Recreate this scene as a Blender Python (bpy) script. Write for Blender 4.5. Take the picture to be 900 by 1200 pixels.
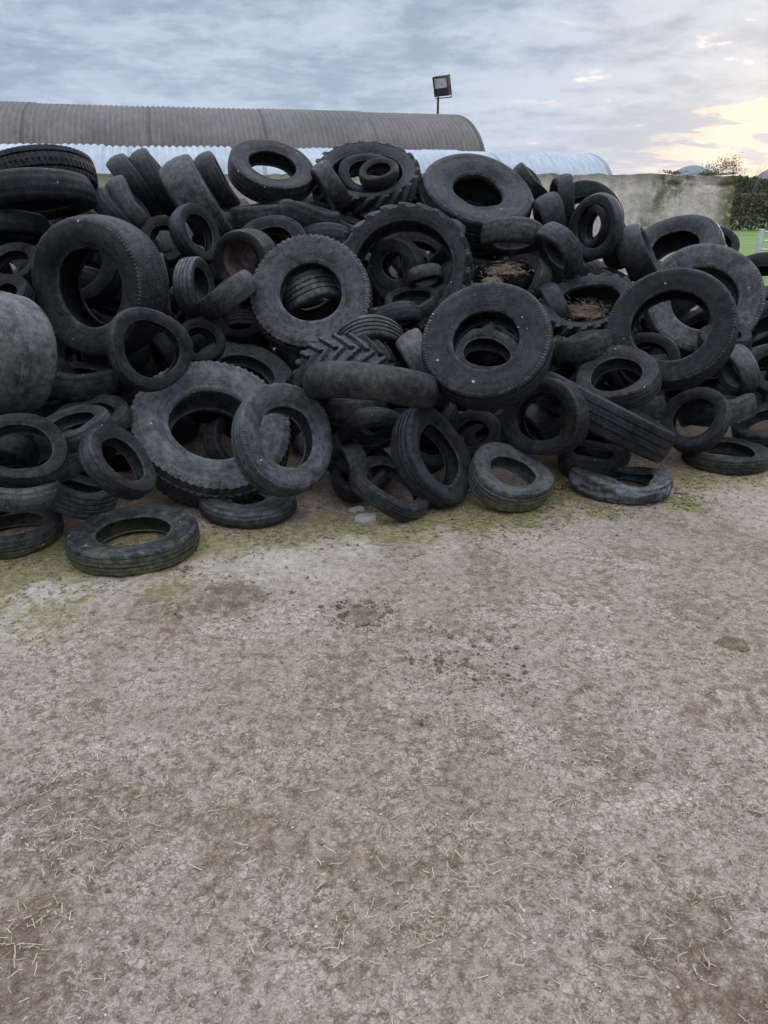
import bpy, math, random
import numpy as np
from mathutils import Vector, Matrix

for _o in list(bpy.data.objects):
    bpy.data.objects.remove(_o)
SC = bpy.context.scene
COL = SC.collection
R = math.radians

# ------------------------------------------------------------------ camera
PITCH = 22.8
CAM_H = 1.6
cam_data = bpy.data.cameras.new('camera')
cam_data.sensor_fit = 'VERTICAL'
cam_data.sensor_height = 36.0
cam_data.lens = 26.0
cam_data.clip_start = 0.05
cam_data.clip_end = 20000
cam = bpy.data.objects.new('camera', cam_data)
cam.location = (0, 0, CAM_H)
cam.rotation_euler = (R(90 - PITCH), 0, 0)
COL.objects.link(cam)
SC.camera = cam

# ------------------------------------------------------------------ view
SC.view_settings.view_transform = 'Standard'
SC.view_settings.look = 'None'
SC.view_settings.exposure = 0.55
SC.view_settings.gamma = 1.0

# ------------------------------------------------------------------ sky light
SUN_AZ = 30.0      # degrees right of the view direction
SUN_EL = 9.0
world = bpy.data.worlds.new('World')
SC.world = world
world.use_nodes = True
wt = world.node_tree
for n_ in list(wt.nodes):
    wt.nodes.remove(n_)

class NT:
    """small helper for writing node trees"""
    def __init__(s, tree):
        s.t = tree
    def n(s, kind, **kw):
        nd = s.t.nodes.new(kind)
        ins = kw.pop('ins', {})
        for a, b in kw.items():
            setattr(nd, a, b)
        for a, b in ins.items():
            s.set(nd.inputs[a], b)
        return nd
    def set(s, sock, v):
        if isinstance(v, bpy.types.NodeSocket):
            s.t.links.new(v, sock)
        elif isinstance(v, bpy.types.Node):
            s.t.links.new(v.outputs[0], sock)
        else:
            if isinstance(v, (tuple, list)) and len(v) == 3 and sock.type == 'RGBA':
                v = (*v, 1)
            sock.default_value = v
    def math(s, op, a, b=0.0, c=None, clamp=False):
        nd = s.n('ShaderNodeMath', operation=op, use_clamp=clamp)
        s.set(nd.inputs[0], a); s.set(nd.inputs[1], b)
        if c is not None: s.set(nd.inputs[2], c)
        return nd.outputs[0]
    def mul(s, a, b): return s.math('MULTIPLY', a, b)
    def add(s, a, b): return s.math('ADD', a, b)
    def mix(s, f, a, b, mode='MIX'):
        nd = s.n('ShaderNodeMix', data_type='RGBA', blend_type=mode)
        s.set(nd.inputs[0], f); s.set(nd.inputs[6], a); s.set(nd.inputs[7], b)
        return nd.outputs[2]
    def ramp(s, f, a, b, smooth=True):
        nd = s.n('ShaderNodeMapRange', interpolation_type='SMOOTHSTEP' if smooth else 'LINEAR')
        s.set(nd.inputs[0], f); nd.inputs[1].default_value = a; nd.inputs[2].default_value = b
        return nd.outputs[0]
    def noise(s, vec, scale, detail=4, rough=.55, dist=0.0, dims='3D'):
        nd = s.n('ShaderNodeTexNoise', noise_dimensions=dims)
        s.set(nd.inputs['Vector'], vec)
        nd.inputs['Scale'].default_value = scale; nd.inputs['Detail'].default_value = detail
        nd.inputs['Roughness'].default_value = rough; nd.inputs['Distortion'].default_value = dist
        return nd.outputs[0]
    def voro(s, vec, scale, feature='F1', out='Distance', rnd=1.0):
        nd = s.n('ShaderNodeTexVoronoi', feature=feature)
        s.set(nd.inputs['Vector'], vec)
        nd.inputs['Scale'].default_value = scale; nd.inputs['Randomness'].default_value = rnd
        return nd.outputs[out]
    def mapv(s, vec, loc=(0, 0, 0), rot=(0, 0, 0), scale=(1, 1, 1)):
        nd = s.n('ShaderNodeMapping')
        s.set(nd.inputs[0], vec); nd.inputs[1].default_value = loc
        nd.inputs[2].default_value = rot; nd.inputs[3].default_value = scale
        return nd.outputs[0]
    def bump(s, h, strength=.5, dist=.01, normal=None):
        nd = s.n('ShaderNodeBump')
        nd.inputs['Strength'].default_value = strength; nd.inputs['Distance'].default_value = dist
        s.set(nd.inputs['Height'], h)
        if normal is not None: s.set(nd.inputs['Normal'], normal)
        return nd.outputs[0]

def build_world():
    k = NT(wt)
    geo = k.n('ShaderNodeTexCoord')
    sep = k.n('ShaderNodeSeparateXYZ', ins={0: geo.outputs['Generated']})
    x, y, z = sep.outputs
    zc = k.math('MAXIMUM', z, 0.0)
    den = k.add(zc, 0.16)
    px = k.math('DIVIDE', x, den); py = k.math('DIVIDE', y, den)
    pv = k.n('ShaderNodeCombineXYZ', ins={0: px, 1: py, 2: 0.0}).outputs[0]
    sky = k.n('ShaderNodeTexSky', sky_type='NISHITA', sun_disc=False, sun_elevation=R(SUN_EL),
              sun_rotation=R(SUN_AZ), air_density=1.0, dust_density=1.5)
    bg_sky = k.n('ShaderNodeBackground', ins={0: sky.outputs[0], 1: 0.10})
    # cloud deck: brighter overhead, grey-blue towards the horizon
    n1 = k.noise(k.mapv(pv, rot=(0, 0, R(-14)), scale=(1.0, 1.0, 1)), 1.0, 6, .58, .2)
    n2 = k.noise(k.mapv(pv, loc=(4, 9, 0), rot=(0, 0, R(10)), scale=(1.0, 1.0, 1)), 3.4, 6, .62, .25)
    n3 = k.noise(k.mapv(pv, loc=(14, 3, 0)), 11.0, 4, .65, .1)
    base = k.add(k.mul(n1, .45), k.add(k.mul(n2, .38), k.mul(n3, .17)))
    tone = k.ramp(base, .41, .58)
    col = k.mix(tone, (.178, .240, .338), (.385, .445, .528))
    # warm opening low on the right, round the hidden sun
    az = k.math('ARCTAN2', x, y)
    da = k.math('SUBTRACT', az, R(28.5))
    de = k.math('SUBTRACT', k.math('ARCSINE', z), R(2.0))
    g = k.add(k.math('POWER', k.math('DIVIDE', da, R(10.5)), 2.0), k.math('POWER', k.math('DIVIDE', de, R(5.5)), 2.0))
    glow = k.math('EXPONENT', k.math('MULTIPLY', g, -1.0))
    nv = k.noise(k.mapv(pv, loc=(2.3, 1.2, 0), rot=(0, 0, R(-10)), scale=(.8, 1.2, 1)), 2.6, 6, .62, .3)
    gap = k.ramp(k.add(k.add(k.mul(nv, .6), k.mul(n2, .4)), k.mul(glow, .12)), .53, .595)
    warm = k.mul(gap, k.ramp(glow, .05, .75))
    col = k.mix(k.mul(glow, .30), col, (.42, .41, .43))
    col = k.mix(warm, col, (.80, .66, .42))
    hl = k.mul(k.ramp(nv, .60, .74), k.ramp(x, -.1, .45))
    col = k.mix(k.mul(hl, .22), col, (.66, .64, .62))
    # overcast luminance rises with height
    lift = k.add(1.0, k.mul(k.ramp(z, .22, .80), 3.5))
    cloud = k.mix(1.0, col, k.n('ShaderNodeCombineXYZ', ins={0: lift, 1: k.math('POWER', lift, .93), 2: k.math('POWER', lift, .86)}).outputs[0], 'MULTIPLY')
    back = k.add(.86, k.mul(k.ramp(k.add(y, k.mul(z, .9)), -.5, .35), .14))
    cloud = k.n('ShaderNodeVectorMath', operation='SCALE', ins={0: cloud, 3: back}).outputs[0]
    bg_cloud = k.n('ShaderNodeBackground', ins={0: cloud, 1: 1.0})
    cover = k.math('SUBTRACT', .93, k.mul(k.ramp(n2, .60, .75), .25))
    mx = k.n('ShaderNodeMixShader', ins={0: cover, 1: bg_sky, 2: bg_cloud})
    k.n('ShaderNodeOutputWorld', ins={0: mx})
build_world()

sun_l = bpy.data.lights.new('sun', 'SUN')
sun_l.energy = 0.5
sun_l.angle = R(14)
sun_l.color = (1.0, .86, .68)
sun = bpy.data.objects.new('sun', sun_l)
_d = Vector((math.sin(R(SUN_AZ)) * math.cos(R(SUN_EL)), math.cos(R(SUN_AZ)) * math.cos(R(SUN_EL)), math.sin(R(SUN_EL))))
sun.rotation_euler = (-_d).to_track_quat('-Z', 'Y').to_euler()
COL.objects.link(sun)

# ------------------------------------------------------------------ helpers
FPX = 1200 * 26 / 36.0
def pixel_ray(px, py):
    p = R(PITCH)
    v = Vector((1, 0, 0)) * ((px - 450) / FPX) + Vector((0, math.sin(p), math.cos(p))) * (-(py - 600) / FPX) + Vector((0, math.cos(p), -math.sin(p)))
    return v.normalized()
def on_ground(px, py, z=0.0):
    d = pixel_ray(px, py); t = (z - CAM_H) / d.z
    return Vector((0, 0, CAM_H)) + d * t
def at_depth(px, py, Y):
    d = pixel_ray(px, py); return Vector((0, 0, CAM_H)) + d * (Y / d.y)

def link(o, parent=None):
    COL.objects.link(o)
    if parent is not None: o.parent = parent
    return o
def tag(o, label=None, cat=None, group=None, kind=None):
    if label: o['label'] = label
    if cat: o['category'] = cat
    if group: o['group'] = group
    if kind: o['kind'] = kind
    return o
def empty(name, loc=(0, 0, 0)):
    o = bpy.data.objects.new(name, None); o.location = loc; o.empty_display_size = .1
    return link(o)
def mesh_obj(name, verts, faces, mat, parent=None, smooth=False, loc=None):
    me = bpy.data.meshes.new(name)
    me.from_pydata([tuple(v) for v in verts], [], faces)
    me.materials.append(mat)
    if smooth: me.shade_smooth()
    me.update()
    o = bpy.data.objects.new(name, me)
    if loc is not None: o.location = loc
    return link(o, parent)
def fast_mesh(name, V, Q, smooth=True):
    """V (n,3) float array, Q (m,k) int array, all faces with k corners"""
    me = bpy.data.meshes.new(name)
    m, c = Q.shape
    me.vertices.add(len(V)); me.vertices.foreach_set('co', np.ascontiguousarray(V, dtype=np.float32).ravel())
    me.loops.add(m * c); me.loops.foreach_set('vertex_index', np.ascontiguousarray(Q, dtype=np.int32).ravel())
    me.polygons.add(m); me.polygons.foreach_set('loop_start', np.arange(0, m * c, c, dtype=np.int32))
    me.polygons.foreach_set('loop_total', np.full(m, c, dtype=np.int32))
    me.polygons.foreach_set('use_smooth', np.full(m, smooth))
    me.update(calc_edges=True)
    return me
class MB:
    """collects boxes, tubes and quads into one mesh"""
    def __init__(s): s.v = []; s.f = []
    def box(s, a, b, M=None):
        i = len(s.v); x0, y0, z0 = a; x1, y1, z1 = b
        vs = [Vector(p) for p in ((x0,y0,z0),(x1,y0,z0),(x1,y1,z0),(x0,y1,z0),(x0,y0,z1),(x1,y0,z1),(x1,y1,z1),(x0,y1,z1))]
        s.v += [M @ p for p in vs] if M else vs
        s.f += [tuple(i + q for q in f) for f in ((0,3,2,1),(4,5,6,7),(0,1,5,4),(1,2,6,5),(2,3,7,6),(3,0,4,7))]
    def tube(s, pts, rad, n=6):
        pts = [Vector(p) for p in pts]
        if not isinstance(rad, (list, tuple)): rad = [rad] * len(pts)
        i0 = len(s.v)
        for i, p in enumerate(pts):
            t = (pts[min(i+1, len(pts)-1)] - pts[max(i-1, 0)]).normalized()
            a = t.orthogonal().normalized(); b = t.cross(a)
            for q in range(n):
                w = 2 * math.pi * q / n
                s.v.append(p + (a * math.cos(w) + b * math.sin(w)) * rad[i])
        for i in range(len(pts) - 1):
            for q in range(n):
                a0 = i0 + i * n + q; a1 = i0 + i * n + (q + 1) % n
                s.f.append((a0, a1, a1 + n, a0 + n))
        s.f.append(tuple(i0 + q for q in reversed(range(n))))
        s.f.append(tuple(i0 + (len(pts) - 1) * n + q for q in range(n)))
    def build(s, name, mat, parent=None, smooth=False, loc=None):
        return mesh_obj(name, s.v, s.f, mat, parent, smooth, loc)

def vnoise(x, y, seed=0):
    xi = np.floor(x).astype(np.int64); yi = np.floor(y).astype(np.int64)
    fx = x - xi; fy = y - yi; fx = fx * fx * (3 - 2 * fx); fy = fy * fy * (3 - 2 * fy)
    def h(a, b):
        n = (a * 374761393 + b * 668265263 + seed * 144665) & 0x7fffffff
        n = ((n ^ (n >> 13)) * 1274126177) & 0x7fffffff
        return ((n ^ (n >> 16)) & 0xffff) / 65535.0
    return (h(xi, yi) * (1 - fx) + h(xi + 1, yi) * fx) * (1 - fy) + (h(xi, yi + 1) * (1 - fx) + h(xi + 1, yi + 1) * fx) * fy
def fbm(x, y, seed=0, o=4):
    s = 0; a = .5
    for i in range(o):
        s = s + a * vnoise(x * 2 ** i + i * 17.3, y * 2 ** i - i * 9.1, seed + i); a *= .5
    return s

# ------------------------------------------------------------------ materials
def new_mat(name):
    m = bpy.data.materials.new(name); m.use_nodes = True
    t = m.node_tree
    for n in list(t.nodes): t.nodes.remove(n)
    k = NT(t)
    bs = k.n('ShaderNodeBsdfPrincipled')
    k.n('ShaderNodeOutputMaterial', ins={0: bs})
    return m, k, bs

def mat_plain(name, col, rough=.7, metal=0, var=.25, scale=8, bump=.0):
    m, k, bs = new_mat(name)
    tc = k.n('ShaderNodeTexCoord').outputs['Object']
    n = k.noise(tc, scale, 5)
    c2 = tuple(c * (1 - var) for c in col); c3 = tuple(min(1, c * (1 + var)) for c in col)
    k.set(bs.inputs['Base Color'], k.mix(k.ramp(n, .3, .7), c2, c3))
    bs.inputs['Roughness'].default_value = rough; bs.inputs['Metallic'].default_value = metal
    if bump: k.set(bs.inputs['Normal'], k.bump(k.noise(tc, scale * 6, 5), bump, .01))
    return m

def mat_rubber(name, part):
    m, k, bs = new_mat(name)
    tc = k.n('ShaderNodeTexCoord')
    def attr(a): return k.n('ShaderNodeAttribute', attribute_type='OBJECT', attribute_name=a).outputs['Fac']
    dust, moss, seed, speck, prop = attr('dust'), attr('moss'), attr('seed'), attr('speck'), attr('tread')
    off = k.n('ShaderNodeCombineXYZ', ins={0: seed, 1: k.mul(seed, 1.7), 2: k.mul(seed, .6)}).outputs[0]
    P = k.n('ShaderNodeVectorMath', operation='ADD', ins={0: tc.outputs['Object'], 1: off}).outputs[0]
    uv = k.n('ShaderNodeUVMap').outputs[0]
    us = k.n('ShaderNodeSeparateXYZ', ins={0: uv}); U, V = us.outputs[0], us.outputs[1]
    nz = k.n('ShaderNodeSeparateXYZ', ins={0: k.n('ShaderNodeNewGeometry').outputs['Normal']}).outputs[2]
    big = k.noise(P, 7.0, 8, .72, .3); mid = k.noise(P, 26, 8, .74, .3); fine = k.noise(P, 130, 4, .7)
    # black rubber, bluish to brownish
    c = k.mix(k.ramp(big, .35, .65), (.0022, .0026, .0040), (.0066, .0078, .0118))
    c = k.mix(k.ramp(mid, .45, .75), c, (.018, .020, .028))
    hue = k.math('FRACT', k.mul(seed, .3719)); c = k.mix(k.mul(hue, .55), c, k.mix(k.ramp(mid, .4, .65), (.0085, .0068, .0052), (.030, .026, .021)))
    fl = k.mul(k.ramp(fine, .56, .72), k.ramp(mid, .36, .60))
    c = k.mix(k.mul(fl, k.math('ADD', .22, k.mul(dust, .8), clamp=True)), c, (.135, .135, .145))
    sc0 = k.noise(k.n('ShaderNodeCombineXYZ', ins={0: k.mul(U, 30.0), 1: k.mul(V, 9.0), 2: seed}).outputs[0], 1.0, 6, .7)
    # settled dust: more where it can lie
    up = k.ramp(nz, -.1, .95)
    d = k.add(k.mul(dust, k.add(.45, k.mul(up, .65))), k.mul(up, .05))
    dn = k.ramp(k.add(k.mul(big, .35), k.add(k.mul(mid, .4), k.mul(sc0, .25))), .40, .60)
    df = k.math('MULTIPLY', d, k.add(.30, k.mul(dn, .85)), clamp=True)
    dustcol = k.mix(k.ramp(big, .3, .7), (.190, .180, .172), (.205, .212, .240))
    c = k.mix(df, c, dustcol)
    # scuffs running round the tyre
    sc = k.noise(k.n('ShaderNodeCombineXYZ', ins={0: k.mul(U, 14.0), 1: k.mul(V, 55.0), 2: seed}).outputs[0], 1.0, 4, .6)
    c = k.mix(k.mul(k.ramp(sc, .56, .80), k.add(.15, k.mul(dust, .5))), c, (.20, .195, .20))
    if part == 'side':
        lip = k.math('MAXIMUM', k.ramp(V, .10, .02), k.ramp(V, .84, .93))
        c = k.mix(k.mul(k.mul(lip, k.ramp(mid, .38, .62)), k.add(.22, k.mul(dust, .4))), c, (.19, .185, .195))
    # algae
    mn = k.ramp(k.add(k.mul(big, .6), k.mul(mid, .4)), .46, .64)
    wz = k.n('ShaderNodeSeparateXYZ', ins={0: k.n('ShaderNodeNewGeometry').outputs['Position']}).outputs[2]
    low = k.ramp(k.add(wz, k.mul(mid, .06)), .15, .05)
    mf = k.math('MULTIPLY', moss, k.add(k.mul(mn, .65), k.mul(low, .75)), clamp=True)
    c = k.mix(mf, c, k.mix(k.ramp(mid, .35, .65), (.060, .066, .034), (.165, .160, .090)))
    # droppings and lichen specks
    vo = k.n('ShaderNodeTexVoronoi', feature='F1'); k.set(vo.inputs['Vector'], P); vo.inputs['Scale'].default_value = 24
    vs_ = k.n('ShaderNodeSeparateXYZ', ins={0: vo.outputs['Color']}); vr = vs_.outputs[0]
    warp = k.add(vo.outputs['Distance'], k.mul(k.math('SUBTRACT', fine, .5), .35))
    th = k.math('MULTIPLY', k.math('SUBTRACT', vr, k.math('SUBTRACT', 1.0, speck)), 5.0)
    sp = k.math('LESS_THAN', warp, k.math('MINIMUM', th, k.add(.05, k.mul(k.math('POWER', vs_.outputs[1], 2.0), .17))))
    c = k.mix(k.mul(sp, .75), c, (.50, .50, .47))
    k.set(bs.inputs['Base Color'], c)
    k.set(bs.inputs['Roughness'], k.add(.33, k.mul(k.math('MAXIMUM', df, mf), .5)))
    bs.inputs['Specular IOR Level'].default_value = .15
    # relief
    h = k.add(k.mul(fine, .0026), k.mul(mid, .006))
    if part == 'side':
        h = k.add(h, k.mul(k.ramp(k.math('ABSOLUTE', k.math('SUBTRACT', V, .20)), .03, .015), .007))
        h = k.add(h, k.mul(k.ramp(k.math('ABSOLUTE', k.math('SUBTRACT', V, .80)), .020, .008), .006))
        h = k.add(h, k.mul(k.ramp(k.math('ABSOLUTE', k.math('SUBTRACT', V, .30)), .012, .004), .004))
        h = k.add(h, k.mul(k.math('SINE', k.mul(V, 150.0)), .0011))
        # fine radial ribbing in the outer band
        band = k.mul(k.ramp(V, .82, .86), k.ramp(V, .97, .93))
        h = k.add(h, k.mul(k.mul(k.math('SINE', k.mul(U, 2 * math.pi * 110)), band), .0028))
        # moulded marks, too worn to read, in two arcs
        arc = k.ramp(k.math('SINE', k.add(k.mul(U, 4 * math.pi), seed)), .25, .4)
        ring = k.mul(k.ramp(V, .46, .49), k.ramp(V, .66, .63))
        cellv = k.n('ShaderNodeCombineXYZ', ins={0: k.mul(U, 60.0), 1: k.mul(V, 9.0), 2: seed}).outputs[0]
        ce = k.ramp(k.voro(cellv, 1.0, 'DISTANCE_TO_EDGE'), .12, .2)
        h = k.add(h, k.mul(k.mul(k.mul(arc, ring), ce), .0038))
    elif part == 'tread':
        # shallow cuts across the ribs and between them, strength by tyre
        cut = k.ramp(k.math('ABSOLUTE', k.math('SINE', k.add(k.mul(U, math.pi * 74), k.mul(V, 5.0)))), .16, .30)
        rib = k.ramp(k.math('ABSOLUTE', k.math('SINE', k.mul(V, math.pi * 5))), .12, .26)
        h = k.add(h, k.mul(k.mul(k.mul(cut, rib), prop), .006))
    k.set(bs.inputs['Normal'], k.bump(h, 1.0, 1.0))
    return m
M_SIDE = mat_rubber('rubber_sidewall', 'side')
M_TREAD = mat_rubber('rubber_tread', 'tread')
M_IN = mat_rubber('rubber_inside', 'in')
M_RUST = mat_plain('rusty_steel', (.070, .040, .035), .85, 0, .45, 14, .4)

# ------------------------------------------------------------------ tyres
def tyre_grid(Rr, wr, hr, kind, opts, seed):
    rng = np.random.default_rng(seed)
    W = Rr * wr / 2; rh = Rr * hr; h = Rr - rh
    nt = {'worn': 96, 'smooth': 96, 'car': 120, 'rib': 120, 'truck': 144, 'block': 256, 'tractor': 308}[kind]
    if kind == 'rib' or kind == 'car': zs = np.array([-.82,-.74,-.60,-.57,-.49,-.46,-.24,-.21,-.13,-.10,0,.10,.13,.21,.24,.46,.49,.57,.60,.74,.82])
    elif kind == 'truck': zs = np.array([-.88,-.8,-.53,-.50,-.42,-.39,-.06,-.03,.03,.06,.39,.42,.50,.53,.8,.88])
    elif kind == 'block': zs = np.array([-.93,-.88,-.72,-.58,-.54,-.46,-.42,-.2,-.05,.05,.2,.42,.46,.54,.58,.72,.88,.93])
    elif kind == 'tractor': zs = np.concatenate([np.linspace(-.97, -.08, 10), [0], np.linspace(.08, .97, 10)])
    else: zs = np.linspace(-.80, .80, 13)
    crown = .03 * Rr if opts.get('ag') else {'tractor': .05, 'smooth': .10, 'worn': .075}.get(kind, .035) * Rr
    tr = Rr - crown * zs ** 2
    # sidewall from shoulder down to the bead
    uu = np.array([.93, .86, .76, .64, .5, .36, .24, .15, .08, .03, 0.0])
    zz = np.interp(uu, [0, .04, .1, .25, .45, .6, .75, .88, .96, 1], [.66, .71, .75, .86, .97, 1.0, .995, .96, .92, .86])
    if kind in ('truck', 'block'):
        uu = np.array([.95, .88, .80, .74, .71, .6, .45, .32, .22, .17, .13, .06, .0])
        zz = np.interp(uu, [0, .06, .13, .17, .22, .32, .45, .6, .71, .74, .80, .88, .95], [.74, .82, .865, .84, .87, .925, .97, .995, .99, 1.01, 1.0, .985, .95])
    if kind in ('worn', 'smooth'): zz[:3] = [.93, .975, .995]
    if kind == 'tractor': zz = np.interp(uu, [0, .04, .1, .25, .6, 1], [.72, .78, .80, .86, .95, .98])
    sr = rh + uu * (tr[-1] - rh)
    # bead and inner liner
    th = max(.012, .09 * h)
    iu = np.array([-.01, .03, .12, .3, .55, .78, .92])
    iz = np.interp(iu, [-.01, .03, .12, .3, .55, .78, .92], [.58, .54, .60, .78, .87, .84, .66])
    ir = rh + iu * (Rr - th * 1.8 - rh)
    icr = Rr - th * 1.9
    izc = np.array([.4, 0, -.4]) ; irc = np.array([icr, icr + .0, icr])
    r = np.concatenate([tr, sr, ir, irc, ir[::-1], sr[::-1]])
    z = np.concatenate([zs, zz, iz, izc, -iz[::-1], -zz[::-1]]) * W
    n_t, n_s, n_i = len(zs), len(uu), len(ir) * 2 + 3
    v = np.concatenate([(zs + 1) / 2, uu, np.linspace(0, 1, n_i), uu[::-1]])
    th_ = np.arange(nt) * 2 * np.pi / nt
    TH, RR = np.meshgrid(th_, r, indexing='ij'); ZZ = np.broadcast_to(z, RR.shape).copy(); RR = RR.copy()
    Zn = np.broadcast_to(zs, (nt, n_t)); TT = TH[:, :n_t]
    D = np.zeros((nt, n_t))
    if kind in ('rib', 'car'):
        gd = .030 if kind == 'rib' else .02
        for c in (-.53, -.17, .17, .53): D -= gd * Rr * (np.abs(Zn - c) < .05)
        if kind == 'car': D[:, [0, 1, -2, -1]] -= (.012 * Rr * (np.sin(TT[:, [0, 1, -2, -1]] * nt / 4 * 1.0) > .3))
    elif kind == 'truck':
        for c in (-.46, 0, .46): D -= .022 * Rr * (np.abs(Zn - c) < (.045))
    elif kind == 'block':
        nb = nt // 4
        ph = (TT * nb / (2 * np.pi)) % 1.0
        shoulder = np.abs(Zn) > .5
        D -= .017 * Rr * shoulder * (ph < .3)
        D -= .036 * Rr * (np.abs(np.abs(Zn) - .5) < .05)
        ph2 = (TT * nb / (2 * np.pi) + .5 + Zn * .8) % 1.0
        D -= .025 * Rr * ((~shoulder) & (ph2 < .2))
    elif kind == 'tractor':
        nb = 22
        side = (Zn > 0)
        ph = (TT * nb / (2 * np.pi) + np.where(side, 0, .5) - np.abs(Zn) * 1.15) % 1.0
        lug = np.clip(np.minimum(ph / .07, (.46 - ph) / .07), 0, 1)
        D += .075 * Rr * lug - .045 * Rr
    else:
        for c in (-.5, 0, .5): D -= .010 * Rr * (np.abs(Zn - c) < .06) * (kind == 'worn')
    RR[:, :n_t] += D
    if kind == 'block':      # lugs wrap down the shoulder
        nb = nt // 4; ph = (th_ * nb / (2 * np.pi)) % 1.0
        for c in (n_t, len(r) - 1):
            RR[:, c] -= .009 * Rr * (ph < .3); ZZ[:, c] *= np.where(ph < .3, .97, 1.01)
    if kind == 'tractor':
        nb = 22
        for c, sd, dep in ((n_t, 0, .05), (n_t + 1, 0, .03), (len(r) - 1, .5, .05), (len(r) - 2, .5, .03)):
            ph = (th_ * nb / (2 * np.pi) + sd - .97 * 1.15) % 1.0
            lug = np.clip(np.minimum(ph / .07, (.46 - ph) / .07), 0, 1)
            RR[:, c] += dep * Rr * (lug - .5); ZZ[:, c] *= 1 + .05 * (lug - .5)
    # old rubber is never quite round
    soft = 1.0 if kind in ('worn', 'smooth', 'car', 'rib') and Rr < .31 else .35
    e = opts.get('oval', 0) + rng.normal() * .040 * soft
    sd = opts.get('sad', 0) + rng.normal() * .048 * soft
    tw = rng.normal() * .03 * soft; tri = rng.normal() * .009 * soft
    p1, p2, p3 = rng.uniform(0, 6.28, 3)
    if opts.get('flat'): sd *= .2; tw *= .2
    RR *= 1 + e * np.cos(2 * (TH - p1)) + (.005 + tri) * np.cos(3 * (TH - p2))
    ZZ = ZZ + sd * Rr * np.cos(2 * (TH - p3)) * (RR / Rr) ** 2 + tw * Rr * np.cos(3 * (TH - p1)) * (RR / Rr)
    # sidewall buckles
    u01 = np.clip((RR - rh) / h, 0, 1)
    ZZ = ZZ * (1 + (.03 + .10 * soft * abs(rng.normal()) * .6) * np.sin(TH * 2 + p1) * (1 - u01) + .03 * np.sin(TH * 5 + p2) * (1 - u01))
    X = RR * np.cos(TH); Y = RR * np.sin(TH)
    P_n = RR.shape[1]
    if opts.get('crush'):
        top = ZZ > 0
        a = TH
        # the upper sidewall has folded inwards to a slit, one lip is torn up
        inner = np.clip((1 - u01), 0, 1)
        fold = np.clip(ZZ / W, 0, 1)
        Y = Y * (1 - .12) - np.sign(Y) * 0 
        Y = Y * (1 - .30 * inner * fold) + .05 * Rr * inner * fold
        ZZ = ZZ * (1 - .35 * inner * fold) + fold * (.16 * W * np.sin(2 * a + .6) + .38 * W * np.sin(3 * a + 2.0) * inner)
        ZZ = np.where(top, ZZ * (1.0 + .22 * np.sin(a + 2.6)), ZZ)
        lip = np.exp(-((np.angle(np.exp(1j * (a - 2.85)))) / .28) ** 2) * fold
        ZZ += .45 * W * lip; X -= .12 * Rr * lip
        cav = np.exp(-((np.angle(np.exp(1j * (a + .45)))) / .35) ** 2)
        X = X * (1 - .10 * cav * (1 - fold)); Y = Y * (1 + .04 * np.sin(5 * a) * (1 - fold))
        cols = np.arange(P_n)[None] / P_n
        wob = (fbm(TH * 1.9 + 3, cols * 9 + 0 * TH, 91, 3) - .45)
        wob = wob * np.minimum(1, np.minimum(TH, 2 * np.pi - TH) / .5)
        X = X * (1 + .24 * wob); Y = Y * (1 + .28 * wob)
        ZZ = ZZ + fold * W * 1.15 * (fbm(TH * 1.3, cols * 6 + 0 * TH, 93, 3) - .45) * np.minimum(1, np.minimum(TH, 2 * np.pi - TH) / .5)
        Y *= 1.08; X *= 1.02
    P = np.stack([X, Y, ZZ], -1)
    return P, (n_t, n_s, n_i), v, TH

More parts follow.
